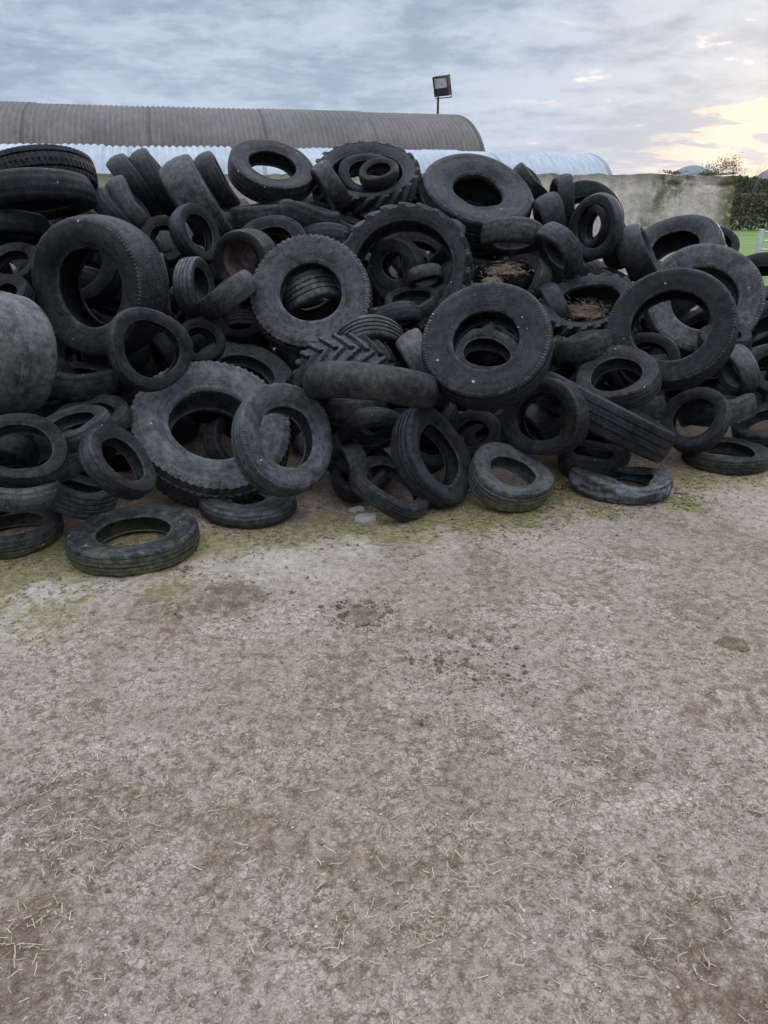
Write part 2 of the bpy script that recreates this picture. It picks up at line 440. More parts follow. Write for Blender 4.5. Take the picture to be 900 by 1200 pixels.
def build_tyre(name, C, n, Rr, wr, hr, kind, opts, seed, dust, moss, speck, spin, label, flat_up=None):
    P, (n_t, n_s, n_i), v, TH = tyre_grid(Rr, wr, hr, kind, opts, seed)
    nt, npr = P.shape[:2]
    # frame with the axis along n
    n = Vector(n).normalized()
    if opts.get('crush'): a = Vector((1, 0, 0)); spin = R(-4)
    else: a = n.orthogonal().normalized()
    a = (a - n * a.dot(n)).normalized(); b = n.cross(a)
    M = Matrix((a, b, n)).transposed().to_4x4() @ Matrix.Rotation(spin, 4, 'Z')
    root = empty(name, C)
    root.rotation_euler = M.to_euler()
    tag(root, label, 'tyre', 'old tyres dumped in the heap')
    # normals over the whole skin, so parts meet without a seam
    du = np.roll(P, -1, 0) - np.roll(P, 1, 0); dv = np.roll(P, -1, 1) - np.roll(P, 1, 1)
    N = np.cross(du, dv); N /= np.maximum(np.linalg.norm(N, axis=-1, keepdims=True), 1e-9)
    s0 = 0
    spans = [('tread', npr - 1, n_t, M_TREAD), ('sidewall', n_t, n_t + n_s - 1, M_SIDE),
             ('inner_liner', n_t + n_s - 1, n_t + n_s + n_i, M_IN), ('sidewall', n_t + n_s + n_i, npr - 1, M_SIDE)]
    for pname, c0, c1, mt in spans:
        cols = [c % npr for c in range(c0, c0 + ((c1 - c0) % npr) + 1)]
        sub = P[:, cols].reshape(-1, 3); nc = len(cols)
        i = np.arange(nt)[:, None]; j = np.arange(nc - 1)[None]
        A = i * nc + j; B = ((i + 1) % nt) * nc + j
        Q = np.stack([A, B, B + 1, A + 1], -1).reshape(-1, 4)
        me = fast_mesh(pname, sub, Q)
        uvv = v[cols].copy()
        if pname == 'tread': uvv[0] = 0; uvv[-1] = 1
        uvl = me.uv_layers.new(name='UVMap')
        U0 = np.broadcast_to(i / nt, A.shape); U1 = np.broadcast_to((i + 1) / nt, A.shape)
        V0 = np.broadcast_to(uvv[:-1][None], A.shape); V1 = np.broadcast_to(uvv[1:][None], A.shape)
        uv = np.stack([np.stack([U0, V0], -1), np.stack([U1, V0], -1), np.stack([U1, V1], -1), np.stack([U0, V1], -1)], 2)
        uvl.data.foreach_set('uv', uv.reshape(-1).astype(np.float32))
        if kind in ('worn', 'smooth') or pname != 'tread':
            me.normals_split_custom_set_from_vertices(N[:, cols].reshape(-1, 3).astype(np.float32))
        else:
            me.polygons.foreach_set('use_smooth', np.full(len(Q), True))
            me.set_sharp_from_angle(angle=R(35))
        me.materials.append(mt)
        o = bpy.data.objects.new(pname, me); link(o, root)
        o['dust'] = float(dust); o['moss'] = float(moss); o['seed'] = float(seed % 97) * 1.37
        o['speck'] = float(speck); o['tread'] = {'worn': .35, 'smooth': 0.0, 'car': .8, 'rib': .5, 'truck': .8}.get(kind, .0) * (0.0 if opts.get('ag') else 1.0)
    return root

def copy_tyre(src, C, n, s, seed, label, dust, moss):
    r = src.copy(); COL.objects.link(r)
    n = Vector(n).normalized(); a = n.orthogonal().normalized(); b = n.cross(a)
    M = Matrix((a, b, n)).transposed().to_4x4() @ Matrix.Rotation(seed * 1.1, 4, 'Z')
    r.location = C; r.rotation_euler = M.to_euler(); r.scale = (s, s, s); r['label'] = label
    for ch in src.children:
        c = ch.copy(); COL.objects.link(c); c.parent = r
        c['seed'] = float(seed) * 2.13; c['dust'] = dust; c['moss'] = moss
    return r

# ------------------------------------------------------------------ ground
def heap_front(x): return 3.72 + .33 * x
# patches: (pixel x, pixel y, radius m, strength)
DIRT = [(275, 700, .16, 1.0), (250, 712, .12, .8), (425, 720, .085, 1.0), (170, 706, .05, .8), (235, 668, .05, .7), (75, 728, .12, .6),
        (110, 828, .04, .8), (545, 782, .16, .55), (690, 812, .12, .6), (570, 862, .06, .8), (540, 800, .22, .4), (40, 935, .14, .7),
        (90, 960, .12, .55), (120, 990, .10, .5), (30, 1095, .09, .9), (775, 722, .08, .5), (755, 1105, .11, .7), (672, 945, .035, .8),
        (500, 1085, .06, .5), (840, 930, .12, .4), (300, 1050, .12, .4), (420, 1080, .10, .45), (180, 900, .15, .4), (640, 1010, .14, .45),
        (520, 985, .1, .4), (360, 880, .14, .35), (860, 1080, .12, .4), (700, 880, .14, .4), (480, 860, .16, .4),
        (60, 960, .34, .55), (110, 1110, .28, .6), (480, 875, .30, .5), (855, 1150, .30, .75), (600, 1140, .24, .5), (770, 990, .26, .45), (300, 1160, .20, .5), (870, 950, .24, .5), (20, 1190, .2, .8)]
MOSSY = [(30, 660, .35, 1.0), (120, 650, .30, 1.0), (220, 640, .22, .8), (300, 622, .22, .7), (480, 612, .22, .9), (540, 604, .24, 1.0), (600, 606, .2, .8),
         (470, 628, .14, .7), (660, 575, .22, .9), (790, 560, .22, .9), (800, 590, .15, .6), (700, 600, .15, .5), (380, 610, .14, .6), (200, 690, .18, .5), (60, 720, .22, .5)]
PALE = [(60, 690, .30, 1.0), (140, 680, .2, .7), (330, 650, .30, 1.0), (420, 640, .2, .9), (20, 730, .2, .7), (520, 640, .2, .5), (620, 630, .2, .45), (430, 605, .07, 1.0), (250, 660, .16, .7), (380, 670, .2, .6), (720, 610, .3, .4), (860, 590, .4, .4)]

def build_ground():
    def axis(f0, f1, step, far):
        c = list(np.arange(f0, f1 + 1e-6, step)); lo = []; hi = []; s = step
        x = f0
        while x > -far: s *= 1.35; x -= s; lo.append(x)
        s = step; x = f1
        while x < far: s *= 1.35; x += s; hi.append(x)
        return np.array(lo[::-1] + c + hi)
    xs = axis(-2.4, 3.0, .0125, 900); ys = axis(.75, 5.2, .0125, 900)
    X, Y = np.meshgrid(xs, ys, indexing='ij')
    near = np.clip((9 - np.abs(Y)) / 3, 0, 1) * np.clip((6 - np.abs(X)) / 2, 0, 1)
    Z = (fbm(X * 1.3, Y * 1.3, 3, 3) - .45) * .022 + (fbm(X * 9, Y * 9, 7, 4) - .47) * .016
    grit = fbm(X * 34, Y * 34, 11, 3)
    Z += (grit - .45) * .012
    # trodden hollows left by hooves and wheels
    foot = fbm(X * 5.5 + 40, Y * 7.5 + 3, 21, 3)
    Z -= np.clip(foot - .56, 0, 1) * .045
    Z *= near
    heap_fade = np.clip((Y - heap_front(X) + .35) / .3, 0, 1)
    Z = Z * (1 - .6 * heap_fade) - .002
    def blobs(lst, sx=1.0):
        a = np.zeros_like(X)
        for px, py, r, s in lst:
            p = on_ground(px, py)
            wob = 1 + .7 * (fbm(X * 7 + px, Y * 7, 31, 3) - .45) * 2
            d = np.hypot((X - p.x), (Y - p.y) * .8) / (r * wob.clip(.3, 2))
            a = np.maximum(a, s * np.clip(1.25 - d, 0, 1))
        return a
    dirt = blobs(DIRT); moss = blobs(MOSSY); pale = blobs(PALE)
    band = np.clip(1 - np.abs(Y - heap_front(X) + .05) / .45, 0, 1)
    moss = np.maximum(moss, band * .62 * (fbm(X * 2.2, Y * 2.2, 51, 3) > .0))
    Z += dirt * (fbm(X * 30, Y * 30, 61, 3)) * .022 * near
    nx, ny = X.shape
    V = np.stack([X, Y, Z], -1).reshape(-1, 3)
    i = np.arange(nx - 1)[:, None]; j = np.arange(ny - 1)[None]
    A = i * ny + j
    Q = np.stack([A, A + ny, A + ny + 1, A + 1], -1).reshape(-1, 4)
    me = fast_mesh('ground', V, Q)
    for nm, arr in (('dirt', dirt), ('moss', moss), ('pale', pale)):
        at = me.attributes.new(nm, 'FLOAT', 'POINT'); at.data.foreach_set('value', arr.reshape(-1).astype(np.float32))
    m, k, bs = new_mat('yard_surface')
    P = k.n('ShaderNodeTexCoord').outputs['Object']
    A_ = lambda a: k.n('ShaderNodeAttribute', attribute_type='GEOMETRY', attribute_name=a).outputs['Fac']
    n0 = k.noise(P, .9, 5, .6, .5); n1 = k.noise(P, 4.5, 6, .62, .5); n2 = k.noise(P, 24, 6, .7, .3); n3 = k.noise(P, 110, 5, .75)
    cells = k.n('ShaderNodeTexVoronoi', feature='F1'); wv = k.n('ShaderNodeVectorMath', operation='ADD', ins={0: P, 1: k.n('ShaderNodeVectorMath', operation='SCALE', ins={0: k.n('ShaderNodeTexNoise', ins={'Vector': P, 'Scale': 60.0, 'Detail': 3.0}).outputs['Color'], 3: .014}).outputs[0]}).outputs[0]; k.set(cells.inputs['Vector'], wv); cells.inputs['Scale'].default_value = 85
    edge = k.voro(wv, 85, 'DISTANCE_TO_EDGE'); edge2 = k.voro(wv, 38, 'DISTANCE_TO_EDGE')
    cr = k.n('ShaderNodeSeparateXYZ', ins={0: cells.outputs['Color']})
    c = k.mix(k.ramp(n1, .35, .66), (.43, .385, .350), (.68, .64, .61))
    c = k.mix(k.mul(k.ramp(n0, .40, .62), .55), c, (.385, .315, .255))
    c = k.mix(k.mul(k.ramp(n2, .50, .70), .75), c, (.185, .142, .105))
    c = k.mix(k.mul(k.ramp(n2, .46, .30), .60), c, (.60, .555, .52))
    c = k.mix(k.mul(k.ramp(n3, .55, .72), .60), c, (.155, .122, .092))
    c = k.mix(k.mul(k.ramp(n3, .44, .28), .50), c, (.50, .475, .45))
    org = k.ramp(k.add(k.mul(k.noise(k.mapv(P, loc=(7, 2, 0)), 2.1, 5, .6, .6), .55), k.mul(n2, .45)), .47, .60)
    c = k.mix(k.mul(org, .74), c, k.mix(k.ramp(n3, .35, .65), (.135, .098, .066), (.35, .275, .200)))
    # aggregate grains of many greys
    g = k.mix(cr.outputs[1], (.17, .14, .115), (.56, .51, .46))
    c = k.mix(k.mul(k.math('GREATER_THAN', cr.outputs[0], .45), .45), c, g)
    soil = k.math('MULTIPLY', k.ramp(edge, .16, .03), k.add(.08, k.mul(k.ramp(n2, .45, .66), .9)))
    c = k.mix(k.mul(soil, .75), c, (.165, .122, .088))
    c = k.mix(k.mul(k.mul(k.ramp(edge2, .10, .02), k.ramp(n1, .4, .6)), .5), c, (.165, .125, .09))
    pale_f = k.math('MULTIPLY', A_('pale'), k.ramp(k.add(k.mul(n1, .6), k.mul(n2, .4)), .74, .50))
    c = k.mix(k.mul(pale_f, .95), c, k.mix(k.ramp(n2, .35, .65), (.66, .66, .63), (.50, .49, .465)))
    ms = A_('moss')
    moss_f = k.ramp(k.add(k.mul(ms, .55), k.add(k.mul(n1, .40), k.mul(n2, .25))), .44, .66)
    mc = k.mix(k.ramp(n2, .36, .64), (.40, .38, .19), (.20, .20, .085))
    c = k.mix(k.mul(moss_f, .80), c, mc)
    dt = A_('dirt')
    dirt_f = k.ramp(k.add(k.mul(dt, .5), k.add(k.mul(n2, .4), k.mul(n3, .25))), .52, .80)
    dc = k.mix(k.ramp(n3, .3, .7), (.20, .135, .10), (.085, .060, .045))
    c = k.mix(k.mul(dirt_f, .6), c, dc)
    c = k.mix(1.0, c, (.97, .862, .765), 'MULTIPLY')
    k.set(bs.inputs['Base Color'], c)
    bs.inputs['Roughness'].default_value = .82
    bs.inputs['Specular IOR Level'].default_value = .3
    h = k.add(k.mul(n2, .010), k.add(k.mul(n3, .0055), k.add(k.mul(k.ramp(edge, .0, .30), .0045), k.mul(k.ramp(edge2, .0, .22), .003))))
    k.set(bs.inputs['Normal'], k.bump(h, 1.0, 1.0))
    me.materials.append(m)
    o = bpy.data.objects.new('ground', me); link(o); tag(o, kind='structure')
build_ground()

# ------------------------------------------------------------------ loose stuff on the yard
def scatter(rng, n, blobs, spread):
    """ground points: a share near the dirt patches, the rest all over the visible yard"""
    out = []
    while len(out) < n:
        if blobs and rng.random() < spread:
            px, py, r, s = blobs[rng.integers(len(blobs))]
            p = on_ground(px, py); q = rng.normal(size=2) * r * .75
            out.append((p.x + q[0], p.y + q[1]))
        else:
            y = rng.uniform(.8, 4.6); hw = (y / .86) * .62 + .2
            x = rng.uniform(-hw, hw)
            if y < heap_front(x) - .05: out.append((x, y))
    return out

def lumps(name, pts, rng, smin, smax, flat, mat, z=0.0, ragged=.4):
    base = np.array([(1,0,0),(-1,0,0),(0,1,0),(0,-1,0),(0,0,1),(0,0,-1),(.6,.6,.5),(-.6,.6,.5),(.6,-.6,.5),(-.6,-.6,.5)], float)
    tri = [(4,6,8),(4,7,6),(4,9,7),(4,8,9),(0,8,6),(2,6,7),(1,7,9),(3,9,8),(0,6,2),(2,7,1),(1,9,3),(3,8,0),(5,0,2),(5,2,1),(5,1,3),(5,3,0)]
    tri = np.array(tri)
    V = []; Q = []
    for i, (x, y) in enumerate(pts):
        s = smin * (smax / smin) ** (rng.random() ** 2.2)
        v = base * (1 + rng.normal(size=(10, 1)) * ragged * .5) * s * np.array([rng.uniform(.7, 1.4), rng.uniform(.7, 1.2), flat])
        a = rng.uniform(0, 6.28); ca, sa = math.cos(a), math.sin(a)
        v = np.stack([v[:, 0] * ca - v[:, 1] * sa + x, v[:, 0] * sa + v[:, 1] * ca + y, v[:, 2] + s * flat * .35 + z], -1)
        V.append(v); Q.append(tri + i * 10)
    me = fast_mesh(name, np.concatenate(V), np.concatenate(Q), smooth=False)
    me.materials.append(mat)
    return link(bpy.data.objects.new(name, me))

def strands(name, pts, rng, l0, l1, w, mat, lift=.012, steep=.12, parent=None, z0=0.0, zs=None):
    V = []; Q = []; n = 0
    for i, (x, y) in enumerate(pts):
        L = rng.uniform(l0, l1) * (.5 + rng.random()); a = rng.uniform(0, 6.28); b = rng.normal() * .16
        el = rng.normal() * steep; ww = w * rng.uniform(.6, 1.5)
        zz = z0 + (zs[i] if zs is not None else 0) + lift * rng.random() + abs(math.sin(el)) * L * .5
        q = []
        for t in (-.5, 0, .5):
            aa = a + b * t
            q.append((x + math.cos(aa) * L * t * math.cos(el), y + math.sin(aa) * L * t * math.cos(el), zz + math.sin(el) * L * t, aa))
        for (cx, cy, cz, aa) in q:
            sx, sy = -math.sin(aa) * ww, math.cos(aa) * ww
            V += [(cx + sx, cy + sy, cz), (cx - sx, cy - sy, cz), (cx, cy, cz + ww * 1.2)]
        for s in (0, 3):
            for e, f in ((0, 1), (1, 2), (2, 0)):
                Q.append((n + s + e, n + s + f, n + s + 3 + f, n + s + 3 + e))
        n += 9
    me = fast_mesh(name, np.array(V), np.array(Q), smooth=False)
    me.materials.append(mat)
    return link(bpy.data.objects.new(name, me), parent)

def mat_bits(name, c1, c2, scale=60, rough=.85):
    m, k, bs = new_mat(name)
    P = k.n('ShaderNodeTexCoord').outputs['Object']
    v = k.n('ShaderNodeSeparateXYZ', ins={0: k.voro(P, scale, 'F1', 'Color')}).outputs[0]
    k.set(bs.inputs['Base Color'], k.mix(k.math('ADD', k.mul(v, .7), k.mul(k.noise(P, 8, 3), .4), clamp=True), c1, c2))
    bs.inputs['Roughness'].default_value = rough
    return m
M_CLOD = mat_bits('dry_dung_and_soil', (.085, .060, .042), (.27, .20, .15), 45)
M_SOIL = mat_bits('reddish_soil', (.060, .038, .028), (.20, .125, .088), 40)
M_GRIT = mat_bits('pale_grit', (.22, .20, .18), (.55, .52, .49), 40)
M_STRAW = mat_bits('old_straw', (.36, .29, .19), (.66, .57, .42), 12)
M_STRAW_D = mat_bits('dark_rotting_straw', (.13, .10, .07), (.33, .26, .19), 14)
rng = np.random.default_rng(11)
tag(lumps('dirt_crumbs', scatter(rng, 24000, DIRT, .42), rng, .0010, .0052, .5, M_CLOD), 'brown crumbs of dried dung and soil scattered over the concrete yard', 'dirt', kind='stuff')
tag(lumps('grit', scatter(rng, 6000, None, 0), rng, .0010, .0042, .6, M_GRIT, ragged=.3), 'pale grit and small stones strewn over the concrete yard', 'grit', kind='stuff')
tag(lumps('soil_crumbs', scatter(rng, 1500, DIRT[:3] + [DIRT[4], DIRT[7]] * 1, .97), rng, .0025, .011, .7, M_SOIL, ragged=.6), 'reddish brown soil and dung crumbs heaped in patches on the yard', 'dirt', kind='stuff')
near_pts = [(x, y) for x, y in scatter(rng, 18000, DIRT, .6) if rng.random() < min(1, (1.9 / max(y, .9)) ** 2)]
tag(strands('straw_bits', near_pts[:2300], rng, .008, .034, .0010, M_STRAW), 'short pale straws littering the concrete yard', 'straw', kind='stuff')
pts = [(x, y) for x, y in scatter(rng, 22000, DIRT, .35) if rng.random() < min(1, (2.2 / max(y, .9)) ** 2)]
tag(strands('rotten_straw', pts[:7000], rng, .005, .018, .0009, M_STRAW_D), 'dark rotting chopped straw trodden over the yard', 'straw', kind='stuff')

gp = []
while len(gp) < 4200:
    x = rng.uniform(-2.6, 2.9); y = heap_front(x) + rng.normal() * .22 + .05
    gp.append((x, y))
tag(lumps('heap_foot_debris', gp, rng, .002, .013, .55, M_CLOD, ragged=.6), 'dark crumbs and rotten bits gathered under the foot of the tyre heap', 'debris', kind='stuff')
M_GREEN = mat_bits('yard_moss', (.10, .10, .035), (.27, .25, .095), 30)
mp = [(x, y) for x, y in scatter(rng, 9000, MOSSY, .999) if float(fbm(np.array(x * 9.), np.array(y * 9.), 77, 3)) > .43]
tag(lumps('moss', mp, rng, .003, .011, .35, M_GREEN, z=-.001, ragged=.5), 'yellow-green moss cushions on the concrete at the foot of the heap', 'moss', kind='stuff')

def clod(name, px, py, r, h, label, cat, mat, seed):
    g = np.random.default_rng(seed); p = on_ground(px, py)
    nr, na = 22, 72; V = []; F = []
    for i in range(nr):
        u = i / (nr - 1)
        for j in range(na):
            a = 2 * math.pi * j / na
            e = .8 + .5 * float(fbm(np.array(math.cos(a) * 3 + seed), np.array(math.sin(a) * 3), 5, 3)) + .10 * math.sin(2 * a + seed) + .10 * math.sin(5 * a + seed * 2) + .05 * math.sin(9 * a)
            rr = r * u * e; x = math.cos(a) * rr * 1.25; y = math.sin(a) * rr
            z = h * max(0, (1 - u ** 3)) * (.15 + 1.5 * float(fbm(np.array(x * 110 + seed), np.array(y * 110), seed, 3))) - (.004 if i == nr - 1 else 0)
            V.append((x, y, z))
    for i in range(nr - 1):
        for j in range(na):
            F.append((i * na + j, i * na + (j + 1) % na, (i + 1) * na + (j + 1) % na, (i + 1) * na + j)[::-1])
    F.append(tuple((nr - 1) * na + j for j in reversed(range(na))))
    o = mesh_obj(name, V, F, mat, None, True, loc=(p.x, p.y, 0))
    return tag(o, label, cat)
M_DUNG = mat_bits('dried_dung', (.10, .072, .048), (.24, .18, .12), 90)
clod('dung_pat', 857, 755, .046, .028, 'round dark brown dried dung pat lying alone on the yard at the right', 'dung', M_DUNG, 3)
clod('dirt_heap', 278, 698, .085, .028, 'reddish brown crumbly soil heap on the pale yard left of centre', 'soil', M_CLOD, 5)
clod('dirt_heap', 425, 722, .060, .022, 'small grey-brown trodden dung clump on the yard near the centre', 'soil', M_CLOD, 7)
clod('dirt_clod', 178, 706, .030, .012, 'thin dark soil clod in front of the lone flat tyre', 'soil', M_CLOD, 8)
clod('dirt_clod', 110, 828, .018, .010, 'tiny dark clod lying on the bare yard at the left', 'soil', M_CLOD, 9)
clod('dirt_clod', 240, 668, .030, .010, 'brown crumb of soil just right of the lone flat tyre foot', 'soil', M_CLOD, 10)

def slab(px, py, sx, sy, h, rot, label, mat, name='concrete_chip'):
    p = on_ground(px, py); g = random.Random(int(px)); n = 9
    ring = [(math.cos(2 * math.pi * i / n) * sx * g.uniform(.7, 1.1), math.sin(2 * math.pi * i / n) * sy * g.uniform(.7, 1.1)) for i in range(n)]
    V = [(x, y, -.003) for x, y in ring] + [(x * .96, y * .96, h * g.uniform(.8, 1.1)) for x, y in ring] + [(0, 0, h * 1.1)]
    F = [(i, (i + 1) % n, n + (i + 1) % n, n + i) for i in range(n)] + [(n + i, n + (i + 1) % n, 2 * n) for i in range(n)]
    o = mesh_obj(name, V, F, mat, loc=(p.x, p.y, 0)); o.rotation_euler.z = rot
    return tag(o, label, 'rubble' if 'chip' in name else 'scrap')
M_CHIP = mat_plain('pale_broken_concrete', (.42, .39, .37), .85, 0, .2, 14, .3)
slab(428, 608, .075, .05, .016, .3, 'pale lilac-grey flat concrete chip at the heap foot left of the ribbed front tyre', M_CHIP)
slab(418, 598, .05, .02, .02, .5, 'narrow grey stone lying behind the pale flat concrete chip', M_CHIP)
0 and slab(660, 1178, .009, .007, .004, .2, 'tiny white scrap on the yard near the bottom edge right of centre', mat_plain('white_scrap', (.75, .75, .75), .6), 'paper_scrap')
0 and slab(79, 1092, .010, .008, .008, .2, 'small round white pebble beside the straw wisp at lower left', mat_plain('pebble', (.6, .57, .5), .6), 'pebble')
def leaf(px, py, s, col, label):
    p = on_ground(px, py); V = []; F = []
    for i in range(7):
        t = i / 6 - .5; w = math.cos(t * math.pi) * s * .32 + .0006
        V += [(t * s * 1.3, w, .012 + .012 * math.sin(i)), (t * s * 1.3, 0, .006), (t * s * 1.3, -w, .014 + .006 * math.cos(i * 2))]
    for i in range(6):
        for q in (0, 1): F.append((i * 3 + q, i * 3 + q + 1, i * 3 + q + 4, i * 3 + q + 3))
    o = mesh_obj('dead_leaf', V, F, mat_plain('leaf', col, .7), None, True, loc=(p.x, p.y, 0)); o.rotation_euler.z = .3
    m = o.modifiers.new('t', 'SOLIDIFY'); m.thickness = .0012
    tag(o, label, 'leaf')
leaf(656, 573, .06, (.42, .16, .07), 'orange-brown dead leaf on the moss right of the mossy front tyre')

# ------------------------------------------------------------------ concrete wall
def build_wall():
    YA, YB = 8.25, 8.55
    pr = at_depth(865, 203, YB); pl = at_depth(-60, 199, YA)
    xl, xr = -11.0, pr.x
    def ytop(x): return YA + (YB - YA) * (x - pl.x) / (pr.x - pl.x)
    zt = pr.z
    nx, nz = 420, 60
    m, k, bs = new_mat('stained_wall_concrete')
    P = k.n('ShaderNodeTexCoord').outputs['Object']
    s = k.n('ShaderNodeSeparateXYZ', ins={0: P})
    streak = k.noise(k.mapv(P, scale=(5.0, 5.0, .55)), 1.0, 6, .62, .3)
    n1 = k.noise(P, 2.2, 6, .6, .4); n2 = k.noise(P, 14, 6, .65, .2); n3 = k.noise(P, 60, 4, .7)
    c = k.mix(k.ramp(n1, .35, .65), (.64, .57, .46), (.80, .73, .60))
    c = k.mix(k.mul(k.ramp(n2, .45, .7), .4), c, (.29, .265, .22))
    c = k.mix(k.mul(k.ramp(streak, .48, .66), .38), c, (.25, .23, .185))
    c = k.mix(k.mul(k.ramp(streak, .42, .30), .30), c, (.46, .43, .38))
    topf = k.mul(k.ramp(s.outputs[2], zt - .12, zt - .01), .75)
    c = k.mix(k.math('MULTIPLY', topf, k.add(.5, k.mul(n2, .6)), clamp=True), c, (.20, .165, .13))
    green = k.math('MULTIPLY', k.ramp(k.noise(k.mapv(P, loc=(3, 0, 1), scale=(1.3, 1.3, .45)), 1.5, 4), .52, .64), k.ramp(n2, .3, .6))
    c = k.mix(k.mul(green, .85), c, (.095, .105, .030))
    endm = k.math('MULTIPLY', k.ramp(s.outputs[0], xr - .30, xr - .02), k.ramp(n2, .25, .5))
    c = k.mix(k.mul(endm, .9), c, (.12, .135, .035))
    leftm = k.ramp(s.outputs[0], -.5, -3.0)
    c = k.mix(k.mul(leftm, .6), c, (.115, .110, .065))
    k.set(bs.inputs['Base Color'], c); bs.inputs['Roughness'].default_value = .9
    c = k.mix(k.mul(k.ramp(n3, .55, .75), .35), c, (.22, .20, .16))
    crk = k.voro(k.mapv(k.n('ShaderNodeVectorMath', operation='ADD', ins={0: P, 1: k.n('ShaderNodeVectorMath', operation='SCALE', ins={0: k.n('ShaderNodeTexNoise', ins={'Vector': P, 'Scale': 3.0, 'Detail': 5.0}).outputs['Color'], 3: .5}).outputs[0]}).outputs[0], scale=(1, 1, 1.4)), 1.1, 'DISTANCE_TO_EDGE')
    c = k.mix(k.mul(k.mul(k.ramp(crk, .010, .003), k.ramp(n1, .55, .65)), .5), c, (.09, .08, .065))
    k.set(bs.inputs['Base Color'], c)
    k.set(bs.inputs['Normal'], k.bump(k.add(k.mul(n2, .02), k.mul(n3, .006)), 1.0, 1.0))
    X = np.linspace(xl, xr, nx)
    rows = []
    # closed cross-section: front face up, top, back face down
    secz = np.concatenate([np.linspace(0, 1, 46), [1, 1], np.linspace(1, 0, 6)])
    secy = np.concatenate([np.zeros(46), [.09, .2], np.full(6, .24)])
    XX, S = np.meshgrid(X, np.arange(len(secz)), indexing='ij')
    top = zt + (fbm(X * 4, X * 0 + 2, 5, 4) - .45) * .05 + (fbm(X * 22, X * 0, 9, 2) - .4) * .02
    # broken end
    e = np.clip((X - (xr - .5)) / .5, 0, 1); top = top - .02 * e + .02 * (fbm(X * 30, X * 0 + 7, 9, 2) - .4) * e
    Zg = secz[None] * top[:, None] - .01
    Yg = ytop(XX) + secy[None]
    front = (np.arange(len(secz)) < 46)[None]
    rel = (fbm(XX * 9, Zg * 9, 13, 4) - .45) * .018
    # coping joint and the crack that opens near the end
    joint = np.exp(-((Zg - (zt - .115 + .01 * np.sin(XX * 7))) / .012) ** 2) * np.clip((XX - (xr - 1.35)) / .2, 0, 1)
    Yg = Yg + front * (rel + .06 * joint)
    XX = XX + np.where(XX > xr - .02, (fbm(Zg * 6, Zg * 0, 3, 3) - .5) * .05, 0)
    V = np.stack([XX, Yg, Zg], -1).reshape(-1, 3); ns = len(secz)
    i = np.arange(nx - 1)[:, None]; j = np.arange(ns - 1)[None]; A = i * ns + j
    Q = np.stack([A, A + ns, A + ns + 1, A + 1], -1).reshape(-1, 4)
    me = bpy.data.meshes.new('concrete_wall')
    faces = [tuple(q) for q in Q] + [tuple((nx - 1) * ns + q for q in range(ns)), tuple(reversed(range(ns)))]
    me.from_pydata([tuple(v) for v in V], [], faces); me.shade_smooth(); me.set_sharp_from_angle(angle=R(50)); me.materials.append(m)
    o = bpy.data.objects.new('concrete_wall', me); link(o)
    tag(o, 'long weathered concrete wall with mossy broken end standing behind the tyre heap', 'wall')
    # moss tufts growing on the coping: parts of the wall
    g = np.random.default_rng(4)
    tufts = [(.0, .10, .05), (-.55, .08, .03), (-.30, .30, .022), (-.62, .10, .05), (-1.1, .05, .02)]
    for dx, w, h in ((-.10, .26, .035), (-.30, .10, .045), (-.66, .12, .06), (-2.6, .3, .03), (-7.6, .5, .03)):
        pts = [(xr + dx + g.normal() * w * .45, ytop(xr + dx) + .1 + g.normal() * .05) for _ in range(240)]
        pts = [(min(x, xr - .02), y) for x, y in pts]
        zs = [float(np.interp(x, X, top)) for x, y in pts]
        t = strands('moss_tuft', pts, g, .008, .02, .003, M_MOSS, lift=h*.5, steep=.5, parent=o, zs=zs)
    return xr, YB, zt
M_MOSS = mat_bits('coping_moss', (.035, .040, .014), (.13, .12, .045), 30)
WALL_XR, WALL_Y, WALL_Z = build_wall()

# ------------------------------------------------------------------ vaulted corrugated barns
def mat_sheet(name, c1, c2, rough, metal, seam):
    m, k, bs = new_mat(name)
    P = k.n('ShaderNodeTexCoord').outputs['Object']
    n1 = k.noise(P, .6, 5, .6, .5); n2 = k.noise(k.mapv(P, scale=(3, 1, 1)), 3.0, 6, .7)
    rust = k.ramp(k.noise(k.mapv(P, scale=(6, .7, .7)), 1.6, 6, .7), .56, .74)
    c = k.mix(k.ramp(k.add(k.mul(n1, .5), k.mul(n2, .5)), .35, .65), c1, c2)
    c = k.mix(k.mul(rust, .4), c, (.16, .12, .095))
    x = k.n('ShaderNodeSeparateXYZ', ins={0: P}).outputs[0]
    fr = k.math('FRACT', k.math('DIVIDE', x, seam))
    c = k.mix(k.mul(k.math('LESS_THAN', fr, .035 if seam > 1 else .06), .55 if seam > 1 else .4), c, tuple(q * .5 for q in c1))
    k.set(bs.inputs['Base Color'], c)
    bs.inputs['Roughness'].default_value = rough; bs.inputs['Metallic'].default_value = metal
    return m
